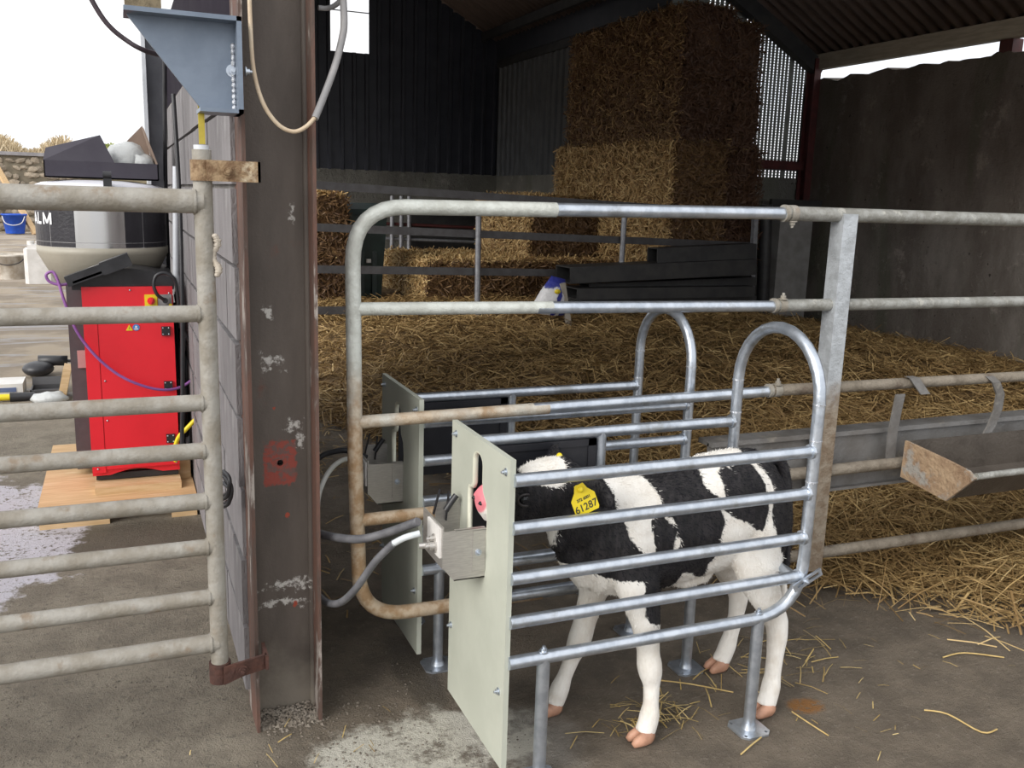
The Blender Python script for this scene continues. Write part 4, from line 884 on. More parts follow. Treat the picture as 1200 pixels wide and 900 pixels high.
m = MB(); m.ball((x1 - .14, y0 + .13, z1 + .015), (.10, .09, .085), 9); m.ball((x1 - .07, y0 + .11, z1 + .0), (.06, .07, .05), 8)
o = m.build('plastic_sheet', FILM); tag(o, 'crumpled clear plastic inside the black box', 'plastic')
for v in o.data.vertices: v.co += v.co.normalized() * .016 * noise.noise(v.co * 28)

# ---- yard behind the feeder
sw = thing('stone_wall', 'rough stone yard wall under dry reeds at far left', 'wall', (-3.5, 31.2, 0))
MB().box((-9, 31.1, 0), (-1.2, 31.6, 2.2)).build('wall_core', mat('wall_core', (.20, .17, .125), (.15, .13, .095), 6, .95, 0, .5, 20), sw)
MB().box((-9, 31.0, 2.2), (-1.2, 31.7, 2.30)).build('coping', mat('wall_coping', (.30, .29, .30), (.22, .21, .22), 5, .9), sw)
protos = []
for k_ in range(4):
    bm = bmesh.new(); bmesh.ops.create_icosphere(bm, subdivisions=1, radius=1)
    for v in bm.verts: v.co *= 1 + .28 * noise.noise(v.co * 1.7 + Vector((k_ * 7, 0, 0)))
    me = bpy.data.meshes.new('stone'); bm.to_mesh(me); bm.free(); me.materials.append(STONE); protos.append(me)
r = random.Random(2)
for k_ in range(150):
    row = k_ // 15; x = -4.4 + (k_ % 15) * .235 + (row % 2) * .11 + r.uniform(-.07, .07); z = .12 + row * .215 + r.uniform(-.03, .03)
    o = bpy.data.objects.new('stone', protos[k_ % 4]); COL.objects.link(o); o.parent = sw; o.location = (x + 3.5, -.1, z)
    o.scale = (r.uniform(.09, .20), r.uniform(.05, .09), r.uniform(.06, .12)); o.rotation_euler = (r.uniform(-.3, .3), r.uniform(-.4, .4), r.uniform(-.3, .3))
def tufts(name, label, x0, x1, y0, y1, z0, z1, n, mt, W, seed, cat='grass', lean=.35, prof=None):
    r = np.random.default_rng(seed); X = r.uniform(x0, x1, n); Y = r.uniform(y0, y1, n); hh = (z1 - z0) * (r.uniform(.35, 1, n)) * (prof(X) if prof else 1)
    D = np.stack([r.normal(0, lean, n), r.normal(0, lean, n), np.ones(n)], 1); N_ = np.stack([r.normal(0, .4, n), -np.ones(n), r.normal(0, .2, n)], 1)
    V, Q = strands(np.stack([X, Y, z0 + hh / 2], 1), D, N_, hh, r.uniform(*W, n), r.uniform(-.15, .15, n))
    o = mesh_np(name, V, Q, mt, attrs={'tint': np.repeat(r.beta(2, 2, n), 6)}); return tag(o, label, cat, kind='stuff')
tufts('dry_reeds', 'pale dry reeds along the skyline behind the stone wall', -9, -1.35, 31.75, 33.1, 1.96, 2.95, 11000, GRASS, (.008, .026), 21, prof=lambda X: .75 + .25 * np.sin(X * 3.3))
tufts('dry_reeds', 'thin pale reeds on the skyline left of the steel post', -1.3, 2.2, 33.3, 35, 1.96, 2.85, 3500, GRASS, (.008, .024), 22, prof=lambda X: .7 + .3 * np.sin(X * 4))
tufts('green_shrub', 'small yellow-green shrub on the skyline behind the carton', -.75, .25, 33.3, 34, 1.96, 2.80, 1600, LEAF, (.03, .07), 23, 'shrub', .6)
o = MB().box((-9, 33.2, 0), (3, 35, 1.95)).build('earth_bank', mat('bank_earth', (.30, .25, .17), (.22, .19, .12), 3, .95, 0, .5, 8)); tag(o, 'earth bank behind the stone wall', 'bank')
t = thing('blue_tub', 'blue plastic tub in front of the stone wall', 'tub', (-2.7, 29.6, 0))
m = MB(); m.lathe((-2.7, 29.6), [(.24, .02), (.31, .52), (.335, .52), (.335, .56), (.30, .56), (.23, .06)], 20, False); m.prism(circ(-2.7, 29.6, .235), 2, .02, .06); m.build('shell', BLUE, t)
m = MB(); m.tube(smooth([(-2.98, 29.4, .50), (-2.9, 29.25, .32), (-2.7, 29.2, .26), (-2.5, 29.25, .32), (-2.42, 29.4, .50)], 4), .012, 6); m.build('handle', WHITE, t)
o = MB().bar((-2.18, 29.5, .0), (-3.25, 30.95, 2.0), .16, .08).build('timber_prop', TIMB); tag(o, 'pale timber leaning on the stone wall beside the blue tub', 'timber')
o = MB().bar((-3.35, 30.7, .0), (-3.45, 31.0, 1.3), .3, .05).build('old_board', OLDT); tag(o, 'old brown board standing against the stone wall', 'board')
# white container and bucket
t = thing('white_container', 'white square plastic container standing in the yard', 'container', (-1.09, 15.2, 0))
m = MB(); c = .05; m.prism([(-1.29 + c, 15.0), (-.90 - c, 15.0), (-.90, 15.0 + c), (-.90, 15.45), (-1.29, 15.45), (-1.29, 15.0 + c)], 2, .0, .50); m.prism([(-1.24, 15.06), (-.95, 15.06), (-.95, 15.40), (-1.24, 15.40)], 2, .50, .56); m.build('body', WHITE, t)
m = MB(); m.tube([(-1.20, 15.2, .56), (-1.20, 15.2, .61)], .05, 12); m.build('cap', WHITE, t); MB().box((-1.14, 15.18, .58), (-.98, 15.23, .61)).build('handle', WHITE, t)
t = thing('white_bucket', 'muddy white round bucket at the far left edge', 'bucket', (-1.56, 15.9, 0))
m = MB(); m.lathe((-1.56, 15.9), [(.20, .0), (.235, .34), (.25, .34), (.25, .37), (.225, .37), (.19, .02)], 22, False); m.prism(circ(-1.56, 15.9, .195), 2, .0, .02); m.build('shell', DWHITE, t)
m = MB(); m.tube(smooth([(-1.80, 15.9, .35), (-1.72, 15.70, .26), (-1.56, 15.66, .22), (-1.40, 15.70, .26), (-1.32, 15.9, .35)], 4), .008, 6); m.build('handle', DARKST, t)
# tools lying on the yard
t = thing('angle_grinder', 'black power tool lying on the yard concrete left of the feeder', 'tool', (-.57, 7.75, 0))
m = MB(); m.ball((-.62, 7.72, .06), (.11, .12, .058), 12); m.build('head', BLACKP, t)
m = MB(); m.loft([((-.62, 7.80, .10), .05, .05), ((-.50, 7.80, .105), .04, .04), ((-.42, 7.80, .10), .045, .04)], n=12); m.build('grip', BLACKP, t)
m = MB(); m.tube(smooth([(-.42, 7.80, .10), (-.34, 7.80, .09), (-.28, 7.83, .08)], 4), .012, 8); m.build('cable', BLACKP, t)
t = thing('printed_packet', 'white printed packet with yellow end on the yard concrete', 'packet', (-.76, 7.0, 0))
m = MB(); m.box((-.86, 6.95, 0), (-.66, 7.2, .10)); m.build('carton', WHITE, t); m = MB(); m.box((-.84, 6.947, .045), (-.70, 6.95, .075)); lab(m.build('print_band', mat('grey_blue_print', (.12, .16, .30), None, 5, .6), t), 'grey-blue printed band')
t = thing('screwdriver', 'yellow and black handled tool at the left edge', 'tool', (-.72, 6.85, 0))
MB().tube([(-.86, 6.85, .03), (-.73, 6.85, .03)], .022, 12).build('grip', YEL, t); MB().tube([(-.73, 6.85, .03), (-.58, 6.85, .03)], [.032, .026], 12).build('body', BLACKP, t)
t = thing('tool_case', 'small open dark tool case left of the feeder', 'tool case', (-.52, 7.05, 0))
m = MB(); m.box((-.62, 6.97, 0), (-.42, 7.18, .015)); m.box((-.62, 6.97, 0), (-.61, 7.18, .045)); m.box((-.42, 6.97, 0), (-.43, 7.18, .045)); m.box((-.62, 7.17, 0), (-.42, 7.18, .045)); m.box((-.62, 6.97, 0), (-.42, 6.98, .045)); m.build('tray', DARKG, t); MB().box((-.62, 7.17, .045), (-.42, 7.18, .10), Matrix.Rotation(-.3, 3, 'X'), (-.5, 7.17, .045)).build('lid', DARKG, t)
m = MB(); m.ball((-.48, 6.72, .035), (.12, .07, .045), 12); o = m.build('plastic_bag', FILM); tag(o, 'crumpled clear plastic bag on the concrete beside the tool case', 'bag')
for v in o.data.vertices: v.co += v.co.normalized() * .02 * noise.noise(v.co * 22)
o = MB().box((-.42, 6.78, 0), (-.37, 7.0, .22), Matrix.Rotation(.22, 3, 'Y')).build('board_offcut', TIMB); tag(o, 'pale board offcut leaning by the feeder left side', 'board')

# ---- straw bales
def bale(label, x0, x1, y0, y1, z0, z1, seed, n=2600, group='big square straw bales', faces='-x-y+z', tint=0.0, dark=False):
    bm = bmesh.new(); c = Vector(((x0 + x1) / 2, (y0 + y1) / 2, z0)); r = np.random.default_rng(seed)
    sx_, sy_, sz_ = x1 - x0, y1 - y0, z1 - z0
    bmesh.ops.create_cube(bm, size=1); bmesh.ops.scale(bm, vec=(sx_, sy_, sz_), verts=bm.verts); bmesh.ops.translate(bm, vec=(0, 0, sz_ / 2), verts=bm.verts)
    bmesh.ops.bevel(bm, geom=list(bm.edges), offset=.05, segments=2, affect='EDGES')
    bmesh.ops.subdivide_edges(bm, edges=[e for e in bm.edges if e.calc_length() > .3], cuts=9, use_grid_fill=True)
    for v in bm.verts:
        q = v.co + Vector((seed * 3.1, 0, 0)); k_ = noise.noise(q * 2.2) * .05 + noise.noise(q * 7) * .022
        d = Vector((v.co.x / sx_, v.co.y / sy_, (v.co.z - sz_ / 2) / sz_)); v.co += d.normalized() * k_
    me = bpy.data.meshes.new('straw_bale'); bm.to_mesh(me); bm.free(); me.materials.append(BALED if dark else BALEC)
    o = link('straw_bale', me, None, c); tag(o, label, 'straw bale', group)
    V_all, Q_all, T_all = [], [], []; off = 0
    for ax, sg in ((0, -1), (1, -1), (2, 1)):
        if '-+'[sg > 0] + 'xyz'[ax] not in faces: continue
        dims = [sx_, sy_, sz_]; area = np.prod([dims[k_] for k_ in range(3) if k_ != ax]); m = int(n * area)
        P = np.stack([r.uniform(-.5, .5, m) * sx_, r.uniform(-.5, .5, m) * sy_, r.uniform(0, 1, m) * sz_], 1)
        P[:, ax] = sg * dims[ax] / 2 + (sz_ / 2 if ax == 2 else 0) + sg * r.uniform(-.012, .035, m)
        D = r.normal(0, 1, (m, 3)); D[:, ax] = np.abs(r.normal(0, .45, m)) * sg
        if ax != 2: D[:, 2] *= .9
        N_ = r.normal(0, .5, (m, 3)); N_[:, ax] += sg
        L = r.uniform(.05, .17, m); V, Q = strands(P, D, N_, L, r.uniform(.006, .013, m), r.uniform(0, .2, m))
        V_all.append(V); Q_all.append(Q + off); off += len(V); T_all.append(np.repeat(np.clip(r.beta(1.7, 2.0, m) * (1 if ax != 1 else .36) + tint * (1 if ax != 1 else .3) + (.22 if ax != 1 else -.02), 0, 1), 6))  # front faces tinted dark, left and top light: side lighting put into colour
    V = np.concatenate(V_all) + np.array(c)[None, :]
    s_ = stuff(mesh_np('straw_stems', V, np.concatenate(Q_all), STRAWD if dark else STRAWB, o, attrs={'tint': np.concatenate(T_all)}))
    return o
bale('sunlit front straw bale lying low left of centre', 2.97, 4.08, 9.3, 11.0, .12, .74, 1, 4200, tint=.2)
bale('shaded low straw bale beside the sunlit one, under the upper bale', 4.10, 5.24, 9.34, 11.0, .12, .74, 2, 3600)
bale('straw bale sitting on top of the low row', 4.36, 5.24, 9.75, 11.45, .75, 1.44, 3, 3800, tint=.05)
bale('pale lower straw bale of the tall stack', 5.24, 5.86, 8.2, 11.0, .84, 2.06, 4, 2600, tint=.06)
bale('bottom straw bale under the tall stack', 5.27, 5.86, 8.25, 10.9, .10, .83, 5, 2600)
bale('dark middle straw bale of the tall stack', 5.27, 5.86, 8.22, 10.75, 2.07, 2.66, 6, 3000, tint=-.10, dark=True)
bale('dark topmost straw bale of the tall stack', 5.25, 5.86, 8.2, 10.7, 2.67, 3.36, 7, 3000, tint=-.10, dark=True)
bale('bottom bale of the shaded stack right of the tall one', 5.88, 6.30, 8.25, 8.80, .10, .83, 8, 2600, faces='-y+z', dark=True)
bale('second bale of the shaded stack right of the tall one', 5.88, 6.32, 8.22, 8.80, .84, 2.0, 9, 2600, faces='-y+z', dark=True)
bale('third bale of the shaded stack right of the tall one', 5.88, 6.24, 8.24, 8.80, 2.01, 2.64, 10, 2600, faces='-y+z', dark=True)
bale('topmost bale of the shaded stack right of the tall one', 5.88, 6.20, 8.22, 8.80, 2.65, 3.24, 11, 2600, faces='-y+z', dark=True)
bale('lower dark straw bale beside the steel column', 1.3, 2.14, 9.3, 10.4, .12, .78, 12, 3000, tint=-.1)
bale('upper straw bale with frayed top beside the steel column', 1.3, 2.12, 9.3, 10.4, .79, 1.40, 13, 3400)

# ---- dark bin and hurdle behind the bales
t = thing('wheelie_bin', 'dark green plastic bin between the column-side bales and the sunlit bale', 'bin', (2.42, 9.9, .1))
m = MB(); m.add([(2.27, 9.72, .14), (2.57, 9.72, .14), (2.57, 10.1, .14), (2.27, 10.1, .14), (2.22, 9.62, 1.22), (2.62, 9.62, 1.22), (2.62, 10.2, 1.22), (2.22, 10.2, 1.22)], [(0, 3, 2, 1), (4, 5, 6, 7), (0, 1, 5, 4), (1, 2, 6, 5), (2, 3, 7, 6), (3, 0, 4, 7)]); m.box((2.33, 9.655, .35), (2.38, 9.70, 1.1)); m.box((2.47, 9.655, .35), (2.52, 9.70, 1.1)); m.build('body', GREENB, t)
m = MB(); m.prism([(9.58, 1.22), (10.24, 1.22), (10.22, 1.30), (9.95, 1.34), (9.60, 1.28)], 0, 2.20, 2.64); m.build('lid', GREENB, t)
m = MB(); m.tube([(2.28, 9.66, .10), (2.30, 9.66, .10)], .09, 14); m.tube([(2.54, 10.1, .2), (2.56, 10.1, .2)], .09, 14); m.build('wheel', BLACKP, t)
m = MB(); m.box((2.40, 9.63, .72), (2.45, 9.65, .76)); lab(m.build('sticker', WHITE, t), 'small pale sticker')
t = thing('metal_hurdle', 'grey metal hurdle leaning behind the sunlit bale', 'hurdle', (3.6, 12.3, 0))
for x in (3.42, 3.55, 3.66): m = MB(); m.tube([(x, 12.3, 0), (x, 12.3, 1.42)], .03, 8); m.build('upright', DULLR, t)
for z in (1.24, 1.05, .85, .6): m = MB(); m.tube([(3.2, 12.32, z), (5.0, 12.32, z - .05)], .022, 8); m.build('rail', DULLR if z != 1.05 else OXIDE, t)
m = MB(); m.box((3.72, 12.5, .0), (5.0, 12.52, 1.35)); m.build('sheet_panel', BLACKB, t)

# ---- rear pen gate
t = thing('pen_gate', 'long dark four-rail pen gate crossing in front of the bales', 'gate', (4, 8.05, 0))
GZ = 8.05
for A, B in (((1.350, 8.050, 1.506), (6.173, 8.050, 1.354)), ((1.344, 8.050, 1.150), (6.206, 8.050, 1.026)), ((1.338, 8.050, 0.788), (6.239, 8.050, 0.710)), ((1.332, 8.050, 0.427), (6.275, 8.050, 0.353))):
    m = MB(); m.bar(A, B, .03, .068); m.build('rail', DARKST, t)
for A, B in (((3.039, 8.000, 1.327), (3.049, 8.000, 0.272)), ((4.566, 8.000, 1.329), (4.557, 8.000, 0.235))):
    m = MB(); m.tube([A, B], .027, 10); lab(m.build('upright', DULLR, t), 'pale round upright')
m = MB(); m.bar((6.123, 8.000, 1.363), (6.161, 8.000, 0.334), .05, .05, up=(0, 1, 0)); lab(m.build('upright', DULLR, t), 'pale flat end upright')
m = MB(); m.tube([(6.490, 8.300, 1.454), (6.565, 8.300, 0.193)], .07, 10); o = m.build('hanging_post', BLACKB); tag(o, 'dark round post between the pen gate and the concrete pier', 'post')
# concrete pier, head plate
o = MB().box((6.90, 8.55, 0), (7.36, 8.90, 1.50)).build('concrete_pier', mat('pale_pier_concrete', (.30, .29, .28), (.22, .21, .20), 5, .9, 0, .3, 40)); tag(o, 'pale concrete pier at the foot of the red steel post', 'pier')
o = MB().box((6.72, 8.50, 1.40), (7.42, 8.545, 1.52)).build('head_plate', BLACKB); tag(o, 'black steel plate across the concrete pier', 'plate')

# ---- stacked black steel sections, feed bag, stake
for lb, A, B, h_, y_, d_ in (('topmost short black steel section on the pile', (4.842, 7.800, 0.921), (6.020, 7.800, 0.978), .155, 7.8, .18), ('grey-black long steel section second in the pile', (3.850, 7.700, 0.751), (5.959, 7.700, 0.829), .145, 7.7, .30), ('black steel section third in the pile', (4.132, 7.850, 0.614), (6.090, 7.850, 0.667), .08, 7.85, .2), ('lowest grey-black steel section of the pile', (3.930, 7.700, 0.575), (5.963, 7.700, 0.577), .10, 7.7, .3), ('steel section under the pile half in the straw', (3.925, 7.750, 0.448), (6.034, 7.750, 0.465), .12, 7.75, .28)):
    A, B = Vector(A), Vector(B); d = (B - A).normalized(); u = Vector((-d.z, 0, d.x)); m = MB()
    # channel section: web and two lips
    hh = u * h_ / 2
    m.bar(A, B, .012, h_); m.bar(A + hh + Vector((0, d_ / 2, 0)), B + hh + Vector((0, d_ / 2, 0)), d_, .010); m.bar(A - hh + Vector((0, d_ / 2, 0)), B - hh + Vector((0, d_ / 2, 0)), d_, .010); m.bar(A + Vector((0, d_, 0)), B + Vector((0, d_, 0)), .012, h_)
    o = m.build('steel_section', BLACKB); tag(o, lb, 'steel section', 'stacked steel sections')
bc = Vector((3.530, 7.350, 0.640)); bb = bc.z - .14
t = thing('feed_bag', 'white plastic feed bag with blue and yellow print by the bales', 'bag', (bc.x, 7.35, bb - .05))
def bag_mat():
    k = NT('printed_bag'); p = k.pos(); sx = k.n('SeparateXYZ'); k.l(p, sx.inputs[0]); n_ = k.math('MULTIPLY', k.math('SUBTRACT', k.noise(p, 11, 4), .5), .10)
    x = k.math('ADD', k.math('SUBTRACT', sx.outputs[0], k.math('MULTIPLY', k.math('SUBTRACT', sx.outputs[2], .17), .35)), n_)
    col = k.mix(k.step(x, -.012, .0), c4((.74, .74, .76)), c4((.03, .04, .28))); col = k.mix(k.step(x, .030, .042), col, c4((.70, .70, .74))); col = k.mix(k.step(x, .075, .085), col, c4((.05, .07, .32)))
    col = k.mix(k.step(k.math('ADD', sx.outputs[2], n_), .215, .235), col, c4((.04, .05, .30)))
    k.bump(k.noise(p, 14, 5), .6, .03); return k.set(col, .4)
m = MB(); m.loft([((bc.x - .03, 7.38, bb - .05), .15, .10), ((bc.x - .025, 7.37, bb + .03), .155, .11), ((bc.x - .005, 7.36, bb + .12), .125, .095), ((bc.x + .02, 7.36, bb + .20), .095, .06), ((bc.x + .035, 7.36, bb + .265), .07, .02)], ref=(0, 1, 0), n=24); m.build('sack', bag_mat(), t)
m = MB(); m.ball((bc.x - .01, 7.27, bc.z + .01), (.03, .012, .022), 8); lab(m.build('print_spot', YEL, t), 'yellow printed spot')
m = MB(); m.bar((3.664, 7.300, 0.315), (3.577, 7.300, 0.720), .05, .03, up=(0, -1, 0)); o = m.build('wooden_stake', mat('weathered_stake', (.42, .38, .32), None, 9, .8)); tag(o, 'weathered pale stake leaning by the feed bag', 'stake')

# ---- the calf
LID = mat('dark_eyelid', (.030, .024, .024), (.02, .016, .016), 30, .45)
def calf():
    root = thing('calf', 'black and white calf with yellow ear tag standing in the near stall', 'calf', (1.4, 2.075, 0))
    m = MB(); cy = 2.075
    body = [((1.085, cy, .575), .035, .055), ((1.115, cy, .570), .075, .115), ((1.17, cy, .550), .100, .155), ((1.24, cy, .545), .112, .168), ((1.33, cy, .550), .118, .166), ((1.43, cy, .568), .124, .170), ((1.53, cy, .588), .124, .174), ((1.61, cy, .603), .120, .166), ((1.68, cy, .610), .110, .154), ((1.728, cy, .620), .085, .118), ((1.752, cy, .632), .045, .07)]
    m.loft(body, n=28)
    # neck, rising slightly to the poll
    m.loft([((1.30, cy, .60), .085, .12), ((1.21, cy, .595), .090, .130), ((1.13, cy, .625), .080, .115), ((1.06, cy, .660), .070, .100), ((1.01, cy, .690), .06, .08)], n=24)
    m.ball((1.033, cy - .012, .572), (.030, .030, .045), 12)
    # brisket fold
    m.loft([((1.06, cy, .60), .03, .06), ((1.11, cy, .53), .045, .08), ((1.16, cy, .45), .05, .07)], n=16)
    # head: cheek, brow, tapering muzzle
    ny = 2.098
    m.loft([((1.085, cy, .705), .045, .055), ((1.055, cy, .710), .066, .078), ((1.01, cy + .002, .704), .074, .088), ((.965, cy + .006, .695), .074, .082), ((.92, cy + .011, .684), .065, .068), ((.885, ny - .008, .680), .054, .056), ((.855, ny - .003, .684), .047, .050), ((.836, ny, .682), .045, .046), ((.821, ny, .682), .040, .038), ((.812, ny, .682), .022, .022)], n=24)
    # lower jaw
    m.loft([((1.03, cy, .645), .045, .035), ((.97, cy + .004, .628), .042, .030), ((.90, ny - .01, .640), .034, .024), ((.85, ny - .002, .642), .030, .018), ((.828, ny, .644), .022, .012)], n=16)
    for s in (-1, 1):   # brow ridges
        m.ball((.930, cy + .010 + s * .048, .728), (.03, .020, .02), 10)
        m.ball((.822, ny + s * .026, .690), (.014, .012, .014), 8)
    # ears
    m.loft([((1.045, cy - .055, .735), .020, .016), ((1.060, cy - .085, .738), .036, .014), ((1.080, cy - .120, .728), .040, .011), ((1.095, cy - .150, .712), .026, .009), ((1.103, cy - .166, .702), .009, .007)], ref=(-1, 0, .3), n=16)
    m.loft([((1.045, cy + .055, .740), .020, .016), ((1.055, cy + .085, .752), .036, .014), ((1.068, cy + .120, .758), .040, .011), ((1.078, cy + .150, .755), .026, .009), ((1.083, cy + .165, .752), .009, .007)], ref=(-1, 0, .3), n=16)
    def leg(L): m.loft(L, ref=(1, 0, 0), n=18)
    # secs are (centre, half depth across, half width along x) ; ref along x
    NYf, FYf, NYh, FYh = 1.955, 2.150, 1.955, 2.195
    leg([((1.235, cy - .06, .60), .05, .075), ((1.225, cy - .075, .50), .048, .078), ((1.235, NYf + .015, .42), .040, .060), ((1.250, NYf, .34), .031, .042), ((1.258, NYf - .006, .27), .028, .033), ((1.262, NYf - .010, .225), .032, .036), ((1.268, NYf - .011, .195), .030, .033), ((1.272, NYf - .013, .165), .0215, .0245), ((1.272, NYf - .015, .11), .0205, .0225), ((1.270, NYf - .016, .078), .027, .029), ((1.264, NYf - .018, .052), .026, .029), ((1.254, NYf - .020, .028), .026, .031)])
    leg([((1.225, cy + .06, .60), .05, .075), ((1.215, cy + .07, .50), .048, .075), ((1.205, FYf - .01, .42), .040, .058), ((1.188, FYf, .34), .031, .042), ((1.170, FYf, .27), .029, .034), ((1.158, FYf, .225), .032, .036), ((1.148, FYf, .195), .030, .033), ((1.135, FYf, .165), .0215, .0245), ((1.113, FYf, .11), .0205, .0225), ((1.101, FYf, .078), .026, .029), ((1.092, FYf, .052), .026, .029), ((1.080, FYf, .028), .026, .031)])
    leg([((1.655, cy - .05, .66), .06, .095), ((1.645, cy - .068, .56), .056, .105), ((1.625, NYh + .035, .47), .050, .088), ((1.628, NYh + .018, .40), .042, .062), ((1.660, NYh, .33), .031, .044), ((1.684, NYh - .008, .275), .028, .036), ((1.688, NYh - .010, .235), .027, .032), ((1.685, NYh - .012, .18), .023, .026), ((1.681, NYh - .014, .12), .022, .025), ((1.677, NYh - .016, .082), .027, .029), ((1.670, NYh - .018, .054), .026, .029), ((1.660, NYh - .020, .028), .026, .031)])
    leg([((1.655, cy + .05, .66), .06, .095), ((1.650, cy + .07, .56), .056, .105), ((1.640, FYh - .055, .47), .050, .085), ((1.650, FYh - .025, .40), .042, .060), ((1.690, FYh - .01, .33), .031, .043), ((1.728, FYh, .275), .028, .036), ((1.738, FYh, .235), .027, .032), ((1.733, FYh, .18), .023, .026), ((1.720, FYh, .12), .022, .025), ((1.710, FYh, .082), .026, .029), ((1.700, FYh, .054), .026, .029), ((1.686, FYh, .028), .026, .031)])
    # belly tuft / navel, tail
    m.loft([((1.38, cy, .42), .03, .03), ((1.43, cy - .02, .398), .03, .024), ((1.49, cy - .02, .402), .028, .018), ((1.54, cy, .43), .02, .02)], n=12)
    m.tube(smooth([(1.72, cy, .735), (1.748, cy - .005, .715), (1.762, cy - .02, .66), (1.758, cy - .04, .60), (1.752, cy - .06, .52), (1.742, cy - .075, .45), (1.735, cy - .085, .38)], 5), [.022 - .010 * min(1, i / 18) for i in range(31)], 10)
    m.ball((1.731, cy - .087, .345), (.014, .013, .04), 10)
    ob = m.build('calf_shell', HOOF, base=(0, 0, 0))
    md = ob.modifiers.new('r', 'REMESH'); md.mode = 'VOXEL'; md.voxel_size = .0062
    ms = ob.modifiers.new('s', 'SMOOTH'); ms.factor = .5; ms.iterations = 7
    dg = bpy.context.evaluated_depsgraph_get(); dg.update()
    me = bpy.data.meshes.new_from_object(ob.evaluated_get(dg)); bpy.data.objects.remove(ob)
    n = len(me.vertices); co = np.empty(n * 3, np.float32); me.vertices.foreach_get('co', co); co = co.reshape(-1, 3).astype(np.float64)
    no = np.empty(n * 3, np.float32); me.vertices.foreach_get('normal', no); no = no.reshape(-1, 3).astype(np.float64)
    # coat pattern: white patches drawn on the flank in metres (x, z); signed distance kept per vertex
    def sdf(poly, P):
        poly = np.array(poly); A = poly; B = np.roll(poly, -1, 0); dmin = np.full(len(P), 9.0); ins = np.zeros(len(P), bool)
        for a, b in zip(A, B):
            ab = b - a; t = np.clip(((P - a) @ ab) / (ab @ ab + 1e-12), 0, 1); dmin = np.minimum(dmin, np.hypot(*(P - a - t[:, None] * ab).T))
            c = ((a[1] > P[:, 1]) != (b[1] > P[:, 1])) & (P[:, 0] < (b[0] - a[0]) * (P[:, 1] - a[1]) / (b[1] - a[1] + 1e-12) + a[0]); ins ^= c
        return np.where(ins, -dmin, dmin)
    XZ_ = co[:, [0, 2]]
    body_polys = [
        [(1.102, 0.752), (1.138, 0.772), (1.226, 0.771), (1.251, 0.745), (1.276, 0.715), (1.294, 0.690), (1.299, 0.656), (1.282, 0.639), (1.262, 0.622), (1.259, 0.599), (1.267, 0.555), (1.269, 0.526), (1.243, 0.529), (1.218, 0.554), (1.198, 0.578), (1.188, 0.607), (1.179, 0.632), (1.167, 0.661), (1.165, 0.689), (1.146, 0.723)],
        [(1.298, 0.634), (1.320, 0.622), (1.329, 0.607), (1.312, 0.614)], [(1.330, 0.588), (1.343, 0.567), (1.342, 0.545), (1.322, 0.528), (1.324, 0.559)],
        [(1.370, 0.763), (1.395, 0.789), (1.441, 0.818), (1.523, 0.828), (1.580, 0.824), (1.610, 0.810), (1.619, 0.780), (1.570, 0.750), (1.525, 0.751), (1.527, 0.732), (1.503, 0.749), (1.486, 0.724), (1.487, 0.680), (1.483, 0.661), (1.448, 0.679), (1.432, 0.702), (1.436, 0.726), (1.425, 0.751)],
        [(1.465, 0.661), (1.478, 0.635), (1.514, 0.610), (1.553, 0.593), (1.584, 0.569), (1.611, 0.561), (1.622, 0.590), (1.628, 0.619), (1.624, 0.684), (1.612, 0.715), (1.588, 0.751), (1.599, 0.755), (1.629, 0.723), (1.646, 0.699), (1.653, 0.662), (1.641, 0.633), (1.639, 0.596), (1.652, 0.556), (1.677, 0.495), (1.774, 0.338), (1.834, -0.171), (1.370, -0.066), (1.488, 0.381), (1.456, 0.448), (1.448, 0.477), (1.465, 0.504), (1.495, 0.516), (1.476, 0.538), (1.469, 0.558), (1.479, 0.601)],
        [(1.370, 0.457), (1.404, 0.453), (1.437, 0.430), (1.514, 0.409), (1.525, 0.361), (1.368, 0.383)],
        [(0.980, 0.514), (1.091, 0.503), (1.109, 0.482), (1.143, 0.468), (1.181, 0.470), (1.227, 0.470), (1.232, 0.445), (1.217, 0.431), (1.226, 0.410), (1.231, 0.373), (1.246, 0.353), (1.281, 0.343), (1.300, 0.334), (1.300, 0.307), (1.280, 0.286), (1.285, 0.252), (1.300, 0.224), (1.314, 0.184), (1.356, -0.113), (0.869, 0.001), (0.953, 0.322)]]
    head_polys = [[(0.792, 0.719), (0.860, 0.766), (0.883, 0.782), (0.929, 0.805), (0.976, 0.819), (1.005, 0.813), (1.033, 0.787), (1.033, 0.748), (1.004, 0.730), (0.960, 0.735), (0.912, 0.762), (0.884, 0.742), (0.850, 0.725)], [(0.938, 0.624), (1.012, 0.615), (1.012, 0.563), (1.000, 0.541), (0.969, 0.573)]]
    d = np.full(n, 9.0)
    for p in body_polys: d = np.minimum(d, sdf(p, XZ_))
    dh = np.full(n, 9.0)
    for p in head_polys: dh = np.minimum(dh, sdf(p, XZ_))
    ear = (np.abs(co[:, 1] - 2.075) > .08) & (co[:, 0] < 1.12) & (co[:, 2] > .6)
    dh = np.where(ear, .05, dh); d = np.where(co[:, 0] < 1.09, np.where(co[:, 2] < .5, d, dh), np.minimum(d, dh))
    d = np.minimum(d, np.where(co[:, 2] < .6, 9, (co[:, 0] - .850)))                    # white muzzle
    far_leg = (co[:, 1] > 2.10) & (co[:, 2] < .43); d = np.where(far_leg, np.minimum(d, co[:, 2] - .40), d)
    tail = (co[:, 0] > 1.735) & (co[:, 1] < 2.07) & (co[:, 2] < .72) & (co[:, 0] > 1.775 - (.66 - co[:, 2]) * .12) & (co[:, 2] > .28); d = np.where(tail & (co[:, 1] > 1.965), np.maximum(d, .02), d)
    at = me.attributes.new('patch', 'FLOAT', 'POINT'); at.data.foreach_set('value', d.astype(np.float32))
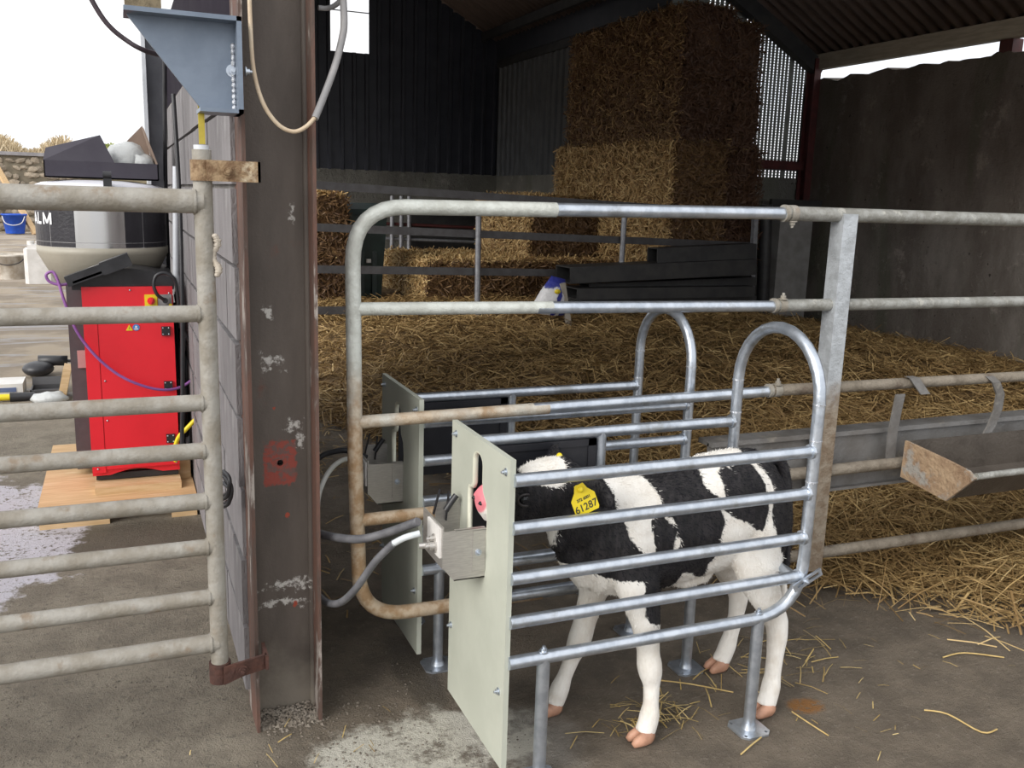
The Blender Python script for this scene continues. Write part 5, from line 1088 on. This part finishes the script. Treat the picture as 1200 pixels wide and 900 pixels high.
    nose = np.hypot(np.hypot((co[:, 0] - .807) / 1.1, co[:, 1] - ny), (co[:, 2] - .700)); at = me.attributes.new('nose', 'FLOAT', 'POINT'); at.data.foreach_set('value', nose.astype(np.float32))
    k = NT('calf_coat'); p = k.pos(); a = k.n('Attribute'); a.attribute_name = 'patch'
    nn = k.math('MULTIPLY', k.math('SUBTRACT', k.noise(k.pos((1, 1, .35)), 95, 3, .6), .5), .016); n2 = k.math('MULTIPLY', k.math('SUBTRACT', k.noise(p, 22, 3), .5), .012)
    f = k.step(k.math('ADD', a.outputs['Fac'], k.math('ADD', nn, n2)), -.0025, .0025)
    wht = k.mix(k.step(k.noise(p, 14, 5), .4, .7), c4((.86, .83, .78)), c4((.72, .67, .60))); blk = k.mix(k.step(k.noise(k.pos((1, 1, .3)), 60, 5), .4, .65), c4((.012, .011, .012)), c4((.027, .024, .026)))
    col = k.mix(f, wht, blk); a2 = k.n('Attribute'); a2.attribute_name = 'nose'
    col = k.mix(k.step(k.math('ADD', a2.outputs['Fac'], k.math('MULTIPLY', nn, .4)), .050, .042), col, c4((.74, .22, .26)))
    k.bump(k.noise(k.pos((1, 1, .25)), 140, 4, .7), .55, .006); coat = k.set(col, .6, 0, .3)
    V = co - np.array(BASE[root.name]); me.vertices.foreach_set('co', V.astype(np.float32).ravel())
    me.materials.clear(); me.materials.append(coat)
    for p_ in me.polygons: p_.use_smooth = True; p_.material_index = 0
    bo = bpy.data.objects.new('body', me); COL.objects.link(bo); bo.parent = root; BASE[bo.name] = BASE[root.name]
    # short hair standing off the coat
    r = np.random.default_rng(3); pick = r.choice(n, 30000); P = co[pick]; N_ = no[pick]; keep = (P[:, 0] > .85) & (P[:, 2] > .36 + r.normal(0, .03, len(P))); P = P[keep]; N_ = N_[keep]; dd = d[pick][keep]
    flow = np.where((P[:, 2] < .42)[:, None], np.array([[.15, 0, -1.0]]), np.array([[.75, 0, -.65]])) + r.normal(0, .25, P.shape)
    T_ = flow - N_ * (flow * N_).sum(1, keepdims=True) + N_ * .25; T_ /= np.linalg.norm(T_, axis=1, keepdims=True)
    L = r.uniform(.006, .014, len(P)); B = np.cross(T_, N_); B /= np.linalg.norm(B, axis=1, keepdims=True) + 1e-9; W = r.uniform(.0008, .0016, len(P))[:, None]
    V3 = np.stack([P - N_ * .001 - B * W, P - N_ * .001 + B * W, P + T_ * L[:, None]], 1).reshape(-1, 3); Q3 = np.arange(len(V3)).reshape(-1, 3)
    kh = NT('calf_hair'); a = kh.n('Attribute'); a.attribute_name = 'tint'; kh.set(kh.mix(kh.step(a.outputs['Fac'], -.004, .004), c4((.86, .83, .78)), c4((.012, .012, .016))), .7, 0, .15)
    stuff(mesh_np('short_hair', V3, Q3, kh.m, root, attrs={'tint': np.repeat(dd + r.normal(0, .004, len(dd)), 3)}))
    # hooves: two claws each
    for (x, y) in ((1.250, NYf - .021), (1.076, FYf), (1.656, NYh - .021), (1.682, FYh)):
        for s in (-1, 1):
            h = MB(); h.loft([((x - .040, y + s * .0155, .008), .007, .007), ((x - .030, y + s * .0155, .014), .0125, .0135), ((x - .008, y + s * .015, .021), .0145, .0205), ((x + .012, y + s * .014, .023), .0135, .021), ((x + .024, y + s * .013, .022), .008, .014)], n=14); h.build('hoof', HOOF, root)
    for s in (-1, 1):
        h = MB(); h.ball((.915, cy + .013 + s * .058, .700), (.016, .011, .0135), 14); e = h.build('eye', EYEM, root)
        h = MB(); L = [(.915 + .021 * math.cos(a), cy + .013 + s * (.0655 - .004 * abs(math.cos(a))),   .700 + .0155 * math.sin(a)) for a in [2 * math.pi * i / 20 for i in range(21)]]; h.tube(L, .0038, 8); h.build('eyelid', LID, root)
    for s in (-1, 1):
        h = MB(); h.ball((.815, ny + s * .024, .686), (.010, .007, .006), 8); h.build('nostril', EYEM, root)
    # ear tag on the near ear
    o_ = Vector((1.022, 1.915, 0.725)); x_ = Vector((.93, -.02, .36)).normalized(); z_ = Vector((-.35, .10, .93)).normalized(); y_ = z_.cross(x_).normalized()
    def q(a, b, c=0): return o_ + x_ * a + z_ * b - y_ * c
    if y_.y < 0: y_ = -y_
    sh = [(-.030, -.036), (.030, -.036), (.033, -.030), (.033, .008), (.018, .026), (.012, .042), (-.012, .042), (-.018, .026), (-.033, .008), (-.033, -.030)]
    h = MB(); h.add([q(*p, .0012) for p in sh] + [q(*p, -.0012) for p in sh], [tuple(range(10)), tuple(range(19, 9, -1))] + [(j, 10 + j, 10 + (j + 1) % 10, (j + 1) % 10) for j in range(10)]); tg = lab(h.build('ear_tag', YEL, root), 'yellow ear tag numbered 61287')
    h = MB()
    for tx, sz, zz in (('61287', .027, -.018), ('372 6001', .011, .004)):
        V_, F_ = text_mesh(tx, sz, .0004); h.add([q(v.x * .92, v.y + zz, .0020) for v in V_], F_)
    h.build('tag_number', INK, tg)
    h = MB(); h.tube([q(0, .030, .004), q(0, .030, -.02)], .006, 10); h.ball(q(0, .030, .004), .008, 8); h.build('tag_stud', YEL, tg)
    h = MB(); h.ball((1.052, cy + .045, .775), (.009, .012, .012), 8); lab(h.build('far_ear_tag', YEL, root), 'edge of the yellow tag in the far ear')
calf()
